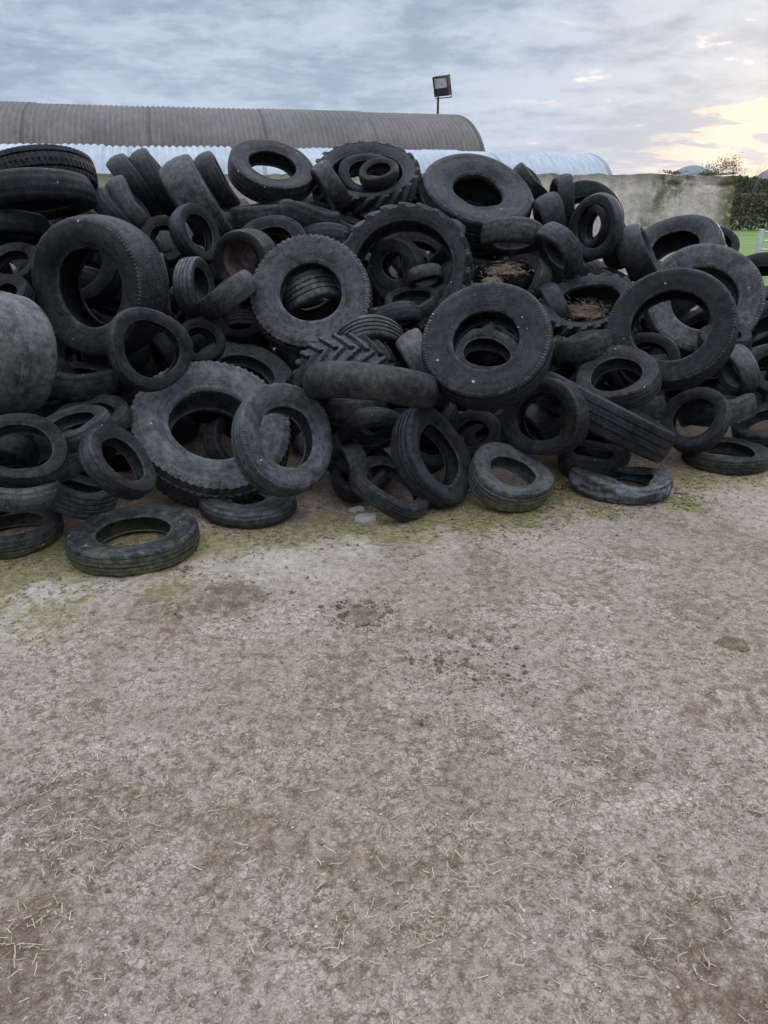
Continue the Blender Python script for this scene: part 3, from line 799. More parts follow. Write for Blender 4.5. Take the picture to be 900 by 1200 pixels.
def barn(label, eave_right, ang, length, span, rise, spring, pitch, amp, mat, gmat, seam):
    """eave_right: world xy of the near eave corner at the right-hand end; the axis runs off to the left, ang degrees nearer"""
    root = empty('barn', (eave_right[0], eave_right[1], 0)); root.rotation_euler.z = R(ang) + math.pi
    # local +x runs left along the barn, local -y is away from the camera
    tag(root, label, 'barn', 'vaulted barns behind the wall')
    n = int(length / pitch) * 8; xs = np.linspace(0, length, n + 1); na = 36
    a = np.linspace(0, math.pi, na + 1)
    XX, A = np.meshgrid(xs, a, indexing='ij')
    w = amp * np.sin(XX / pitch * 2 * math.pi)
    lap = .012 * np.floor(XX / seam)%2 * .0
    step = .02 * ((np.floor(XX / seam) * 7919) % 3 - 1)
    Y = -span / 2 + (span / 2 + w) * np.cos(A); Z = spring + (rise + w + step * .6) * np.sin(A) + .0
    V = np.stack([XX, Y, Z], -1).reshape(-1, 3); ns = na + 1
    i = np.arange(n)[:, None]; j = np.arange(na)[None]; B = i * ns + j
    Q = np.stack([B, B + ns, B + ns + 1, B + 1], -1).reshape(-1, 4)
    me = fast_mesh('roof', V, Q); me.materials.append(mat)
    o = link(bpy.data.objects.new('roof', me), root)
    sm = o.modifiers.new('sheet', 'SOLIDIFY'); sm.thickness = .02
    for nm, x0, x1 in (('gable_wall', .06, .16), ('gable_wall', length - .16, length - .06)):
        v = []; f = []
        for x in (x0, x1):
            v += [(x, -.03, 0)] + [(x, -span / 2 + (span / 2 - .06) * math.cos(t), spring + (rise - .06) * math.sin(t)) for t in a] + [(x, -span + .03, 0)]
        q = len(v) // 2
        f = [tuple(range(q)), tuple(range(2 * q - 1, q - 1, -1))] + [(i, (i + 1) % q, q + (i + 1) % q, q + i) for i in range(q)]
        mesh_obj(nm, v, f, gmat, root)
    for y0, y1 in ((-.14, -.04), (-span + .04, -span + .14)):
        b = MB(); b.box((.17, y0, 0), (length - .17, y1, spring + .05)); b.build('side_wall', gmat, root)
    return root
M_BROWN = mat_sheet('weathered_brown_sheet', (.095, .082, .076), (.165, .146, .135), .75, 0, 3.15)
M_WHITE = mat_sheet('galvanised_sheet', (.31, .35, .40), (.45, .49, .55), .5, .0, 2.7)
M_GABLE = mat_plain('barn_gable', (.22, .21, .20), .85)
pb = at_depth(572, 176, 24.0)
barn('long weathered brown corrugated vault barn rising behind the white roof', (pb.x, pb.y), 14, 30, 7.2, 1.95, pb.z - .75, .146, .022, M_BROWN, M_GABLE, 3.15)
pw = at_depth(722, 203, 19.0)
barn('low pale galvanised corrugated vault barn just behind the concrete wall', (pw.x, pw.y), 14.5, 27, 3.0, .92, pw.z - .45, .146, .020, M_WHITE, M_GABLE, .876)

# ------------------------------------------------------------------ floodlight on its pole behind the brown barn
def floodlight():
    D = 33.0
    b = at_depth(513, 134, D); t = at_depth(512, 113, D); c = at_depth(517, 101, D)
    s = (at_depth(530, 100, D) - at_depth(506, 100, D)).length
    steel = mat_plain('dark_steel', (.03, .03, .033), .5)
    root = empty('floodlight', (b.x, b.y, 0))
    tag(root, 'black floodlight on a thin pole standing up behind the brown barn roof', 'floodlight')
    p = MB(); p.tube([(0, 0, 0), (0, 0, t.z - .02)], [.07, .045], 10); p.build('pole', steel, root)
    h = s * .86; w = s * .80
    M = Matrix.Translation((c.x - b.x, c.y - b.y, c.z)) @ Matrix.Rotation(R(-30), 4, 'Z') @ Matrix.Rotation(R(16), 4, 'X') @ Matrix.Rotation(R(-2), 4, 'Y')
    hb = MB(); hb.box((-w / 2, .0, -h / 2), (w / 2, .22, h / 2), M)
    for i in range(7): hb.box((-w / 2 + .06 + i * (w - .14) / 6, .22, -h * .42), (-w / 2 + .08 + i * (w - .14) / 6, .30, h * .42), M)
    for q in ((-w / 2, -w / 2 + .05), (w / 2 - .05, w / 2)): hb.box((q[0], -.05, -h / 2), (q[1], -.002, h / 2), M)
    hb.box((-w / 2 + .052, -.05, h / 2 - .05), (w / 2 - .052, -.002, h / 2), M); hb.box((-w / 2 + .052, -.05, -h / 2), (w / 2 - .052, -.002, -h / 2 + .05), M)
    hb.build('housing', steel, root)
    g = MB(); g.box((-w / 2 + .054, -.02, -h / 2 + .28), (w / 2 - .054, -.004, h / 2 - .06), M)
    g.build('reflector', mat_plain('lamp_glass', (.55, .58, .60), .25, .2), root)
    y = MB(); y.tube([M @ Vector((-w / 2 - .03, .1, 0)), M @ Vector((-w / 2 - .03, .1, -h * .62)), M @ Vector((w / 2 + .03, .1, -h * .62)), M @ Vector((w / 2 + .03, .1, 0))], .022, 6)
    y.build('bracket', steel, root)
floodlight()

# ------------------------------------------------------------------ field, hedges, hills at the right
def sheet(name, x0, x1, y0, y1, z, mat, n=60, amp=0.0):
    xs = np.linspace(x0, x1, n); ys = np.linspace(y0, y1, n)
    X, Y = np.meshgrid(xs, ys, indexing='ij'); Z = z + (fbm(X * .2, Y * .2, 2, 3) - .4) * amp
    V = np.stack([X, Y, Z], -1).reshape(-1, 3); i = np.arange(n - 1)[:, None]; j = np.arange(n - 1)[None]; A = i * n + j
    me = fast_mesh(name, V, np.stack([A, A + n, A + n + 1, A + 1], -1).reshape(-1, 4)); me.materials.append(mat)
    return tag(link(bpy.data.objects.new(name, me)), kind='structure')
m, k, bs = new_mat('pasture')
P = k.n('ShaderNodeTexCoord').outputs['Object']
c = k.mix(k.ramp(k.noise(P, .5, 6), .35, .65), (.095, .165, .026), (.150, .225, .040))
c = k.mix(k.mul(k.ramp(k.noise(P, 6, 5), .5, .7), .5), c, (.06, .10, .02))
k.set(bs.inputs['Base Color'], c); bs.inputs['Roughness'].default_value = .9; M_GRASS = m
sheet('field', 7.0, 420, 14, 420, .03, M_GRASS, 60, .0)

def leaf_mass(name, x0, x1, y0, y1, h0, h1, count, size, mat, seed, parent=None, bump=.25):
    """foliage of a clipped or wild hedge: leaf-sized faces through its volume, denser near the skin"""
    g = np.random.default_rng(seed)
    X = g.uniform(x0, x1, count); Y = g.uniform(0, 1, count)
    top = h1 + (fbm(X * .35, X * 0 + seed, seed, 4) - .45) * bump * 2
    Z = h0 + (top - h0) * g.random(count) ** .7
    Y = y0 + (y1 - y0) * np.where(g.random(count) < .6, Y * .18, Y)
    Y += (fbm(X * .8, Z * .8, seed + 1, 3) - .45) * .6
    t = g.normal(size=(count, 3)); t /= np.linalg.norm(t, axis=1, keepdims=True)
    b = np.cross(t, g.normal(size=(count, 3))); b /= np.linalg.norm(b, axis=1, keepdims=True)
    s = (size * g.uniform(.5, 1.4, count))[:, None]; C = np.stack([X, Y, Z], -1)
    V = np.stack([C - t * s, C - b * s * .5, C + t * s, C + b * s * .5], 1).reshape(-1, 3)
    Q = np.arange(count * 4).reshape(-1, 4)
    me = fast_mesh(name, V, Q, False); me.materials.append(mat)
    return link(bpy.data.objects.new(name, me), parent)
M_HEDGE = mat_bits('brown_green_hedge', (.075, .072, .038), (.17, .15, .085), 1.2)
M_HEDGE_G = mat_bits('dark_green_hedge', (.030, .058, .020), (.070, .115, .036), 1.0)
def hedge(label, x0, x1, Y, h, depth, count, size, mat, seed, bump, group=None):
    root = empty('hedge', ((x0 + x1) / 2, Y, 0)); tag(root, label, 'hedge')
    o = leaf_mass('foliage', x0, x1, Y, Y + depth, .0, h, count, size, mat, seed, bump=bump)
    o.parent = root; o.matrix_parent_inverse = Matrix.Translation((-(x0 + x1) / 2, -Y, 0))
    b = MB()
    g = random.Random(seed)
    for i in range(int((x1 - x0) / .6)):
        x = x0 + .3 + i * .6 + g.uniform(-.15, .15) - (x0 + x1) / 2
        b.tube([(x, depth * .5, 0), (x + g.uniform(-.2, .2), depth * .5 + g.uniform(-.2, .2), h * .8)], [.06, .02], 5)
    b.build('stems', mat_plain('hedge_stem', (.06, .045, .035), .9), root)
hedge('trimmed brown-green hedge along the far side of the pasture', 16, 60, 46, 2.0, 1.6, 60000, .10, M_HEDGE, 3, .04)
hedge('tall dark green hedge line beyond the trimmed brown one', 24, 95, 72, 3.4, 3.0, 34000, .26, M_HEDGE_G, 5, .35)

def branchy(root, name, h, seed, mat, spread=.5, levels=5, n0=1, r0=.07):
    g = random.Random(seed); b = MB(); tips = []
    def grow(p, d, L, r, lv):
        q = p + d * L * .5 + Vector((g.uniform(-1, 1), g.uniform(-1, 1), g.uniform(-.3, 1))) * L * .06
        e = q + (d + Vector((g.uniform(-1, 1), g.uniform(-1, 1), .3)) * .15).normalized() * L * .5
        b.tube([p, q, e], [r, r * .8, r * .62], 5 if lv > 2 else 3); tips.append(e)
        if lv == 0: return
        for _ in range(g.choice((2, 3, 3))):
            dd = (d + Vector((g.uniform(-1, 1), g.uniform(-1, 1), g.uniform(-.25, .6))) * spread).normalized()
            grow(e.lerp(q, g.uniform(0, .6)), dd, L * g.uniform(.62, .85), r * .58, lv - 1)
    for i in range(n0):
        grow(Vector((g.uniform(-.4, .4) * (n0 > 1), g.uniform(-.3, .3) * (n0 > 1), 0)), Vector((g.uniform(-.25, .25), g.uniform(-.2, .2), 1)).normalized(), h * .30, r0, levels)
    b.build(name, mat, root)
    return tips
M_TWIG = mat_plain('bare_twigs', (.17, .125, .115), .9)
def bare_tree(px, py_base, D, h, seed, label, group=None, leaves=None, n0=3, spread=.6, levels=5):
    p = at_depth(px, 236, D); root = empty('bare_tree', (p.x, p.y, 0)); tag(root, label, 'tree')
    tips = branchy(root, 'trunk', h, seed, M_TWIG, spread=spread, levels=levels, n0=n0, r0=.028)
    if leaves:
        mat, cnt, size = leaves; g = np.random.default_rng(seed)
        T_ = np.array([tuple(t) for t in tips]); T_ = T_[T_[:, 2] > h * .3]
        C = T_[g.integers(len(T_), size=cnt)] + g.normal(size=(cnt, 3)) * .16
        t = g.normal(size=(cnt, 3)); t /= np.linalg.norm(t, axis=1, keepdims=True); b = np.cross(t, g.normal(size=(cnt, 3))); b /= np.linalg.norm(b, axis=1, keepdims=True)
        V = np.stack([C - t * size, C - b * size * .6, C + t * size, C + b * size * .6], 1).reshape(-1, 3)
        me = fast_mesh('crown', V, np.arange(cnt * 4).reshape(-1, 4), False); me.materials.append(mat); link(bpy.data.objects.new('crown', me), root)
M_RUSTLEAF = mat_bits('rusty_leaves', (.16, .10, .045), (.32, .19, .08), 1.5)
bare_tree(877, 236, 58, 5.4, 12, 'bare purplish twiggy tree behind the end of the concrete wall', n0=2, levels=4, spread=.45)
bare_tree(859, 236, 60, 5.0, 23, 'thin bare tree left of the purplish twiggy one above the wall end', n0=1, levels=4)
bare_tree(843, 236, 58, 5.2, 31, 'small tree with sparse orange-brown leaves above the broken wall end', leaves=(M_RUSTLEAF, 1100, .06), n0=1, spread=.42)
bare_tree(893, 236, 60, 4.8, 44, 'low bare tree at the right photo edge beside the twiggy one', n0=2, levels=4)

def hill(label, px, half_px, top_py, D, mat, squash=1.0):
    p = at_depth(px, 236, D); w = (at_depth(px + half_px, 236, D) - p).length; z = at_depth(px, top_py, D).z
    n = 48; V = []; F = []
    for i in range(n + 1):
        for j in range(n + 1):
            u, v = i / n * 2 - 1, j / n * 2 - 1
            r = math.hypot(u, v)
            hgt = max(0, 1 - r * r) ** squash
            nz_ = float(fbm(np.array(u * 3 + px), np.array(v * 3), 4, 4)) - .45
            V.append((u * w, v * w, hgt * z * (1 + .04 * nz_) - 2))
    for i in range(n):
        for j in range(n): F.append((i * (n + 1) + j, (i + 1) * (n + 1) + j, (i + 1) * (n + 1) + j + 1, i * (n + 1) + j + 1))
    o = mesh_obj('hill', V, F, mat, None, True, loc=(p.x, p.y, 0)); tag(o, kind='structure')
M_HILL = mat_plain('moorland', (.055, .055, .050), .95, 0, .3, .01)
hill('', 807, 46, 193, 3000, M_HILL, .9)
hill('', 930, 66, 186, 2600, M_HILL, .8)
M_SCRUB = mat_plain('scrub_hillside', (.075, .055, .035), .95, 0, .4, .05)
hill('', 852, 34, 203, 300, M_SCRUB, .6)

def gate():
    D = 21.0
    galv = mat_plain('galvanised_steel', (.55, .58, .62), .45, .3)
    a = at_depth(893, 270, D); root = empty('field_gate', (a.x, a.y, 0)); tag(root, 'pale galvanised field gate standing in the pasture at the right photo edge', 'gate')
    b = MB(); b.tube([(0, 0, 0), (0, 0, a.z + .03)], .075, 12); b.build('gate_post', galv, root)
    for z in (.95, .7, .45, .2): 
        q = MB(); q.tube([(.08, 0, a.z * z), (3.0, .4, a.z * z)], .028, 8); q.build('rail', galv, root)
    q = MB(); q.tube([(3.03, .41, 0), (3.03, .41, a.z)], .05, 8); q.build('gate_post', galv, root)
gate()

# ------------------------------------------------------------------ damp evening air
def haze():
    b = MB(); b.box((-3300, -300, -6), (3300, 3400, 260))
    m = bpy.data.materials.new('haze'); m.use_nodes = True; tr = m.node_tree
    for n in list(tr.nodes): tr.nodes.remove(n)
    k = NT(tr); v = k.n('ShaderNodeVolumePrincipled'); v.inputs['Color'].default_value = (.80, .86, 1, 1); v.inputs['Density'].default_value = .00016
    v.inputs['Anisotropy'].default_value = .2
    k.n('ShaderNodeOutputMaterial').inputs['Volume']; tr.links.new(v.outputs[0], tr.nodes[-1].inputs['Volume'])
    tag(b.build('haze', m), 'thin bluish evening haze over the land', 'haze', kind='stuff')
haze()

# each row: centre, axis, radius, width/radius, hole/radius, kind, options, dust, moss, label
TYRES = [
  (-2.1896, 5.1797, 1.7408, 0.1844, -0.2368, -0.9539, 0.3386, 0.5, 0.55, 'block', {}, 0.05, 0.0, 'black chunky-treaded truck tyre, upper one of the two-tyre stack at the far left top'),
  (-2.1501, 4.9608, 1.6246, 0.163, -0.181, -0.9699, 0.3489, 0.5, 0.55, 'worn', {}, 0.1, 0.0, 'smooth black truck tyre under the chunky-treaded one in the stack at the heap top left'),
  (-1.6294, 4.4277, 1.1374, -0.3012, -0.9492, 0.0911, 0.3953, 0.74, 0.54, 'worn', {}, 0.12, 0.1, 'big upright black truck tyre with wide smooth tread, left half of heap, reddish dark hole'),
  (-1.9186, 4.8986, 1.2174, -0.0759, -0.9195, 0.3856, 0.2749, 0.6, 0.6, 'car', {}, 0.1, 0.0, 'black tyre peeking out top left behind the big upright smooth truck tyre'),
  (-2.1829, 4.5846, 1.2437, -0.0073, -0.6152, 0.7883, 0.1645, 0.6, 0.6, 'car', {}, 0.1, 0.1, 'ribbed car tyre cut by the left photo edge above the pale smooth giant tyre'),
  (-2.1486, 4.3147, 1.0765, -0.1924, -0.5696, 0.7991, 0.1719, 0.6, 0.6, 'car', {}, 0.1, 0.0, 'dark car tyre squeezed right above the pale giant tyre at the left photo edge'),
  (-2.0156, 3.8084, 0.8739, -0.5046, -0.8271, 0.2475, 0.328, 1.05, 0.5, 'worn', {'ag': 1}, 0.95, 0.95, 'huge pale grey-green smooth tyre bulging in at the left photo edge'),
  (-1.7803, 5.2818, 1.4994, 0.8336, 0.2468, 0.4942, 0.204, 0.62, 0.6, 'worn', {}, 0.1, 0.0, 'leftmost of the four slanting car tyres leaning like dominoes near the heap top left'),
  (-1.6924, 5.3719, 1.5477, 0.8361, 0.2243, 0.5006, 0.2181, 0.62, 0.6, 'worn', {}, 0.2, 0.1, 'second of the four slanting domino tyres, streaked with pale droppings'),
  (-1.7761, 5.7987, 1.68, 0.8402, 0.2057, 0.5018, 0.2575, 0.6, 0.6, 'worn', {}, 0.05, 0.0, 'third slanting domino tyre, rear left one of the topmost pair against the white roof'),
  (-1.6508, 5.914, 1.7056, 0.8431, 0.1714, 0.5097, 0.2621, 0.6, 0.6, 'worn', {}, 0.08, 0.0, 'rightmost slanting domino tyre, its rounded top the highest of the four'),
  (-1.3009, 5.5837, 1.5845, 0.8685, 0.1611, 0.4689, 0.3149, 0.78, 0.55, 'worn', {}, 0.35, 0.4, 'wide greenish-grey leaning tyre with bald tread beside the domino tyres'),
  (-1.4296, 5.1384, 1.3533, 0.1031, -0.8309, 0.5468, 0.1601, 0.6, 0.6, 'car', {}, 0.15, 0.1, 'small front-facing car tyre with a black hole right of the large upright smooth tyre'),
  (-1.2183, 5.109, 1.4007, 0.8604, -0.3533, 0.3674, 0.2034, 0.5, 0.62, 'worn', {}, 0.15, 0.0, 'thin car tyre tilted diagonally below the wide greenish leaning tyre'),
  (-0.8857, 6.4007, 1.8102, 0.2695, -0.5046, 0.8202, 0.3385, 0.5, 0.55, 'truck', {}, 0.2, 0.1, 'truck tyre on the heap top with the white roof showing through its hole'),
  (-0.9024, 5.956, 1.4816, -0.1007, -0.0729, 0.9922, 0.2661, 0.75, 0.62, 'worn', {'sad': 0.06}, 0.25, 0.2, 'sagging dark tyre lying just below the truck tyre that frames the white roof'),
  (-0.3936, 5.9799, 1.7014, -0.8199, -0.1759, -0.5447, 0.1769, 0.75, 0.6, 'worn', {}, 0.3, 0.2, 'small leaning tyre with pale spots on its tread, left under the lugged tractor tyre'),
  (-0.5406, 5.6529, 1.4866, 0.2128, -0.0054, 0.9771, 0.229, 0.75, 0.6, 'worn', {}, 0.15, 0.2, 'flat-lying tyre with a yellow-green stain between sagging tyre and large lugged ring'),
  (-0.1381, 6.4719, 1.7274, -0.0106, -0.5324, 0.8464, 0.4289, 0.62, 0.66, 'tractor', {}, 0.1, 0.0, 'lugged tractor tyre crowning the heap with two smaller tyres dropped inside it'),
  (-0.131, 6.4131, 1.7824, -0.0453, -0.6773, 0.7343, 0.2271, 0.5, 0.62, 'worn', {}, 0.1, 0.0, 'larger car tyre sitting inside the topmost lugged tractor tyre'),
  (-0.0391, 6.2796, 1.7964, -0.1438, -0.5328, 0.8339, 0.1571, 0.6, 0.6, 'worn', {}, 0.1, 0.0, 'smaller car tyre nested in front inside the topmost lugged tractor tyre'),
  (0.1429, 5.362, 1.1377, -0.1266, -0.8854, 0.4473, 0.4612, 0.55, 0.73, 'tractor', {}, 0.2, 0.1, 'huge thin-walled tractor tyre with chunky lugs in the middle of the heap'),
  (0.0963, 5.505, 1.1767, -0.5368, -0.8414, 0.0627, 0.1977, 0.6, 0.5, 'car', {}, 0.15, 0.1, 'small tyre with round black hole seen inside the huge tractor tyre in mid heap'),
  (0.7184, 6.4097, 1.5631, 0.1728, -0.5582, 0.8115, 0.4597, 0.78, 0.44, 'truck', {}, 0.15, 0.0, 'big truck tyre tilted back near the heap top, right of the crowning tractor tyre'),
  (1.2119, 6.7223, 1.7353, 0.6879, -0.1984, 0.6981, 0.1835, 0.7, 0.6, 'worn', {}, 0.05, 0.0, 'narrow black tyre end poking up behind the right edge of the tilted top truck tyre'),
  (1.4331, 6.3863, 1.5957, -0.9652, 0.0529, -0.256, 0.1838, 0.7, 0.6, 'worn', {}, 0.1, 0.0, 'short dark tyre standing between the tilted top truck tyre and the oval ring tyre'),
  (1.6402, 6.5834, 1.4382, -0.3226, -0.8603, 0.3948, 0.3352, 0.5, 0.55, 'worn', {}, 0.05, 0.0, 'round black tyre standing against the concrete wall behind the oval ring tyre'),
  (1.6263, 6.0717, 1.4218, -0.8012, -0.5948, 0.0653, 0.2406, 0.45, 0.66, 'worn', {'oval': 0.06}, 0.35, 0.0, 'oval grey-rimmed tyre standing in front of the round black one by the concrete wall'),
  (1.6423, 6.1317, 1.4142, -0.9254, -0.379, 0.0039, 0.1514, 0.7, 0.62, 'car', {'oval': 0.12}, 0.35, 0.1, 'squashed small tyre jammed inside the oval grey-rimmed tyre'),
  (1.4002, 5.9029, 1.188, 0.735, -0.1847, 0.6524, 0.2311, 0.75, 0.6, 'worn', {}, 0.2, 0.1, 'dark leaning tyre with bald tread left below the oval grey-rimmed tyre'),
  (1.8394, 6.2222, 1.2874, 0.7895, -0.5408, 0.2902, 0.2015, 0.6, 0.6, 'worn', {}, 0.15, 0.0, 'black tyre edge squeezed just right of the oval grey-rimmed tyre'),
  (1.4173, 5.2597, 0.8762, -0.2694, -0.398, 0.8769, 0.3373, 0.75, 0.66, 'tractor', {}, 0.2, 0.1, 'lugged tractor tyre filled with straw, right of centre in the heap'),
  (1.2746, 4.7537, 0.7487, -0.24, 0.1574, 0.9579, 0.1842, 0.8, 0.6, 'worn', {}, 0.2, 0.4, 'green-tinged tyre lying below the straw-filled tractor tyre'),
  (2.4168, 6.4513, 1.1882, -0.4267, -0.424, 0.7989, 0.3744, 0.75, 0.5, 'worn', {}, 0.2, 0.0, 'broad black tyre before the concrete wall at upper right, pale scratch on top'),
  (1.95, 6.0393, 1.2296, 0.8116, -0.3547, 0.4643, 0.2156, 0.9, 0.6, 'smooth', {}, 0.2, 0.0, 'bald dark tyre with slanting pale cut edge, left of the broad upper right tyre'),
  (2.835, 6.6854, 1.2531, -0.03, -0.7164, 0.697, 0.1802, 0.6, 0.6, 'worn', {}, 0.1, 0.0, 'small black tyre behind the broad upper right tyre, nearest the wall end'),
  (2.441, 5.8547, 0.8855, -0.2218, -0.8703, 0.4398, 0.4306, 0.5, 0.56, 'truck', {}, 0.65, 0.2, 'large faded grey tyre with embossed sidewall, rear one of the two overlapping at right'),
  (1.7976, 4.7132, 0.858, -0.4184, -0.7606, 0.4964, 0.383, 0.5, 0.6, 'truck', {}, 0.05, 0.0, 'large glossy black tyre with white specks, front one of the two overlapping at right'),
  (3.0288, 6.1657, 0.9229, -0.5126, -0.5803, 0.6328, 0.3452, 0.6, 0.6, 'worn', {}, 0.05, 0.0, 'black tyre at the right photo edge behind the large faded grey tyre'),
  (2.9102, 5.6452, 0.6773, -0.6932, -0.2222, 0.6856, 0.2804, 0.6, 0.6, 'car', {}, 0.1, 0.0, 'dark tyre low at the right photo edge below the black edge tyre'),
  (2.7187, 5.2136, 0.5058, 0.0615, -0.9398, 0.3361, 0.1849, 0.65, 0.55, 'car', {}, 0.2, 0.0, 'ribbed car tyre cut by the right photo edge midway up the heap'),
  (1.8022, 5.0542, 0.5876, -0.3974, -0.6903, 0.6046, 0.2137, 0.5, 0.64, 'car', {}, 0.12, 0.0, 'thin black ring tyre behind the slumped white-specked tyre on the right'),
  (1.4107, 4.4378, 0.5964, -0.3531, -0.3683, 0.86, 0.2507, 0.55, 0.6, 'car', {}, 0.2, 0.2, 'slumped white-specked car tyre lying tilted below the large glossy black tyre'),
  (1.7001, 4.9178, 0.2713, -0.2011, 0.223, 0.9538, 0.2091, 0.8, 0.6, 'worn', {}, 0.3, 0.4, 'greenish flat tyre directly under the slumped white-specked tyre'),
  (2.0201, 4.6542, 0.2909, -0.6005, -0.4883, 0.6332, 0.2197, 0.5, 0.62, 'car', {}, 0.15, 0.1, 'slim car tyre leaning above the flat ground tyre at right, another in its hole'),
  (2.2962, 4.9779, 0.2696, -0.129, 0.232, 0.9641, 0.2643, 0.65, 0.6, 'worn', {}, 0.3, 0.3, 'flat grey-green tyre lying behind the slim leaning tyre on the right'),
  (2.6428, 4.9211, 0.1775, -0.3666, -0.1314, 0.9211, 0.2335, 0.5, 0.6, 'car', {}, 0.2, 0.1, 'tilted car tyre at the right photo edge behind the flat ground tyre'),
  (2.4663, 5.1469, 0.513, -0.9252, -0.097, -0.367, 0.1849, 0.75, 0.6, 'worn', {}, 0.45, 0.1, 'grey bald tyre under the large faded grey tyre, right side'),
  (2.2616, 4.6604, 0.0524, 0.0, 0.0, 1.0, 0.2757, 0.38, 0.62, 'car', {'flat': 1}, 0.2, 0.3, 'white-specked car tyre flat on the ground at the right end of the heap'),
  (1.423, 4.1341, 0.0547, 0.0, 0.0, 1.0, 0.2734, 0.4, 0.6, 'worn', {'flat': 1, 'crush': 1}, 0.75, 0.1, 'crumpled grey collapsed tyre lying alone on the ground right of centre'),
  (1.3498, 4.4098, 0.3857, 0.4207, 0.0758, 0.904, 0.4369, 0.46, 0.55, 'truck', {}, 0.1, 0.0, 'long slanting truck tyre seen by its cracked tread, right of centre'),
  (0.9304, 4.1396, 0.451, -0.6829, -0.6795, 0.2684, 0.2428, 0.6, 0.62, 'car', {}, 0.12, 0.2, 'black car tyre leaning in the bottom row right of centre with another in its hole'),
  (0.9831, 4.5566, 0.2759, -0.8093, -0.347, -0.4739, 0.152, 0.8, 0.6, 'worn', {}, 0.2, 0.2, 'dusty tread seen inside the hole of the black leaning tyre right of centre'),
  (0.5431, 4.2927, 0.2964, -0.3444, -0.6932, 0.6331, 0.1682, 0.6, 0.56, 'car', {}, 0.1, 0.0, 'small dark car tyre in shade between the ribbed front tyre and the leaning tyres'),
  (0.5672, 4.1162, 0.8624, -0.2027, -0.721, 0.6626, 0.3643, 0.5, 0.5, 'truck', {}, 0.1, 0.0, 'big clean blue-black truck tyre at the heap centre right with pale dots along its top'),
  (0.6999, 5.0804, 0.6013, 0.033, -0.4564, 0.8892, 0.2545, 0.6, 0.62, 'worn', {}, 0.3, 0.1, 'greyish tyre visible through the hole of the clean blue-black truck tyre'),
  (1.0356, 5.0548, 0.7094, 0.7417, -0.6523, 0.1563, 0.1488, 0.9, 0.6, 'worn', {}, 0.2, 0.0, 'small dark tyre tucked behind the right edge of the clean blue-black truck tyre'),
  (0.7195, 3.9742, 0.1422, 0.2012, -0.3135, 0.928, 0.2412, 0.6, 0.55, 'car', {'rest': 1}, 0.75, 0.95, 'mossy car tyre with white crust tilting at the heap foot, right of centre'),
  (0.271, 3.9626, 0.2678, 0.7396, -0.5071, 0.4426, 0.2805, 0.55, 0.6, 'rib', {'rest': 1}, 0.25, 0.1, 'ribbed car tyre standing tilted on edge at the heap foot, centre'),
  (0.0369, 3.8199, 0.1414, 0.399, -0.2082, 0.893, 0.2295, 0.45, 0.66, 'car', {'sad': 0.12, 'rest': 1}, 0.3, 0.1, 'twisted thin tyre lying behind and left of the ribbed front tyre'),
  (-0.5341, 3.7522, 0.4356, 0.5343, -0.6502, 0.5401, 0.2884, 0.56, 0.56, 'car', {}, 0.52, 0.1, 'clean grey car tyre leaning on the giant chunky tyre in the front row'),
  (-1.0034, 4.1398, 0.3483, 0.2382, -0.6023, 0.7619, 0.4536, 0.62, 0.52, 'block', {}, 0.58, 0.0, 'giant chunky-treaded truck tyre leaning in the front row left, dusty sidewall'),
  (-0.915, 4.8238, 0.5271, 0.3244, -0.3577, 0.8757, 0.3389, 0.42, 0.55, 'worn', {}, 1.15, 0.0, 'pale bluish worn tyre with tan streak, behind the giant chunky front tyre'),
  (-0.4549, 4.8186, 1.0433, 0.022, -0.851, 0.5247, 0.3843, 0.5, 0.5, 'block', {}, 0.42, 0.1, 'chunky-edged truck tyre facing forward left of centre with greenish tyre in its hole'),
  (-0.4512, 5.0413, 0.9773, 0.3131, -0.6306, -0.7101, 0.2353, 0.9, 0.6, 'rib', {}, 0.4, 0.7, 'greenish ribbed tyre seen through the hole of the chunky-edged forward tyre'),
  (-0.9024, 5.0915, 1.2476, -0.4321, -0.9001, -0.0555, 0.2036, 0.75, 0.62, 'car', {'rim': 1}, 0.3, 0.1, 'car tyre with a rusty brown wheel still in it, upper left'),
  (-0.7537, 5.2926, 1.2932, -0.0598, -0.7866, 0.6145, 0.2563, 0.5, 0.6, 'worn', {}, 0.15, 0.1, 'dark tyre arching behind the one with the rusty wheel'),
  (-0.9486, 4.6542, 1.0714, -0.5501, -0.0435, 0.8339, 0.1959, 0.75, 0.6, 'smooth', {}, 0.35, 0.2, 'bald tyre seen edge-on like a slanting log below the one with the rusty wheel'),
  (-1.1775, 4.7866, 1.1079, 0.9783, -0.1726, 0.1145, 0.1801, 0.7, 0.62, 'rib', {}, 0.7, 0.1, 'pale ribbed tyre standing left of the log-like edge-on tyre'),
  (-1.4073, 4.7374, 1.1186, 0.9708, 0.2392, -0.019, 0.2004, 0.75, 0.6, 'worn', {}, 0.3, 0.2, 'upright narrow tyre showing only tread, between big upright tyre and pale ribbed tyre'),
  (-1.2887, 4.0776, 0.8491, 0.6513, -0.7017, 0.2887, 0.2314, 0.45, 0.68, 'car', {}, 0.25, 0.1, 'slim black ring tyre below the narrow upright tread, left of centre'),
  (-1.1054, 4.4907, 0.8148, 0.3158, -0.7012, 0.6392, 0.1524, 0.6, 0.6, 'worn', {}, 0.1, 0.0, 'dark tyre half hidden right of the slim black ring tyre'),
  (-0.9805, 5.1589, 0.8692, 0.0935, -0.7694, 0.6319, 0.1955, 0.6, 0.6, 'worn', {}, 0.1, 0.0, 'dark tyre with black hole tucked left under the chunky-edged forward tyre'),
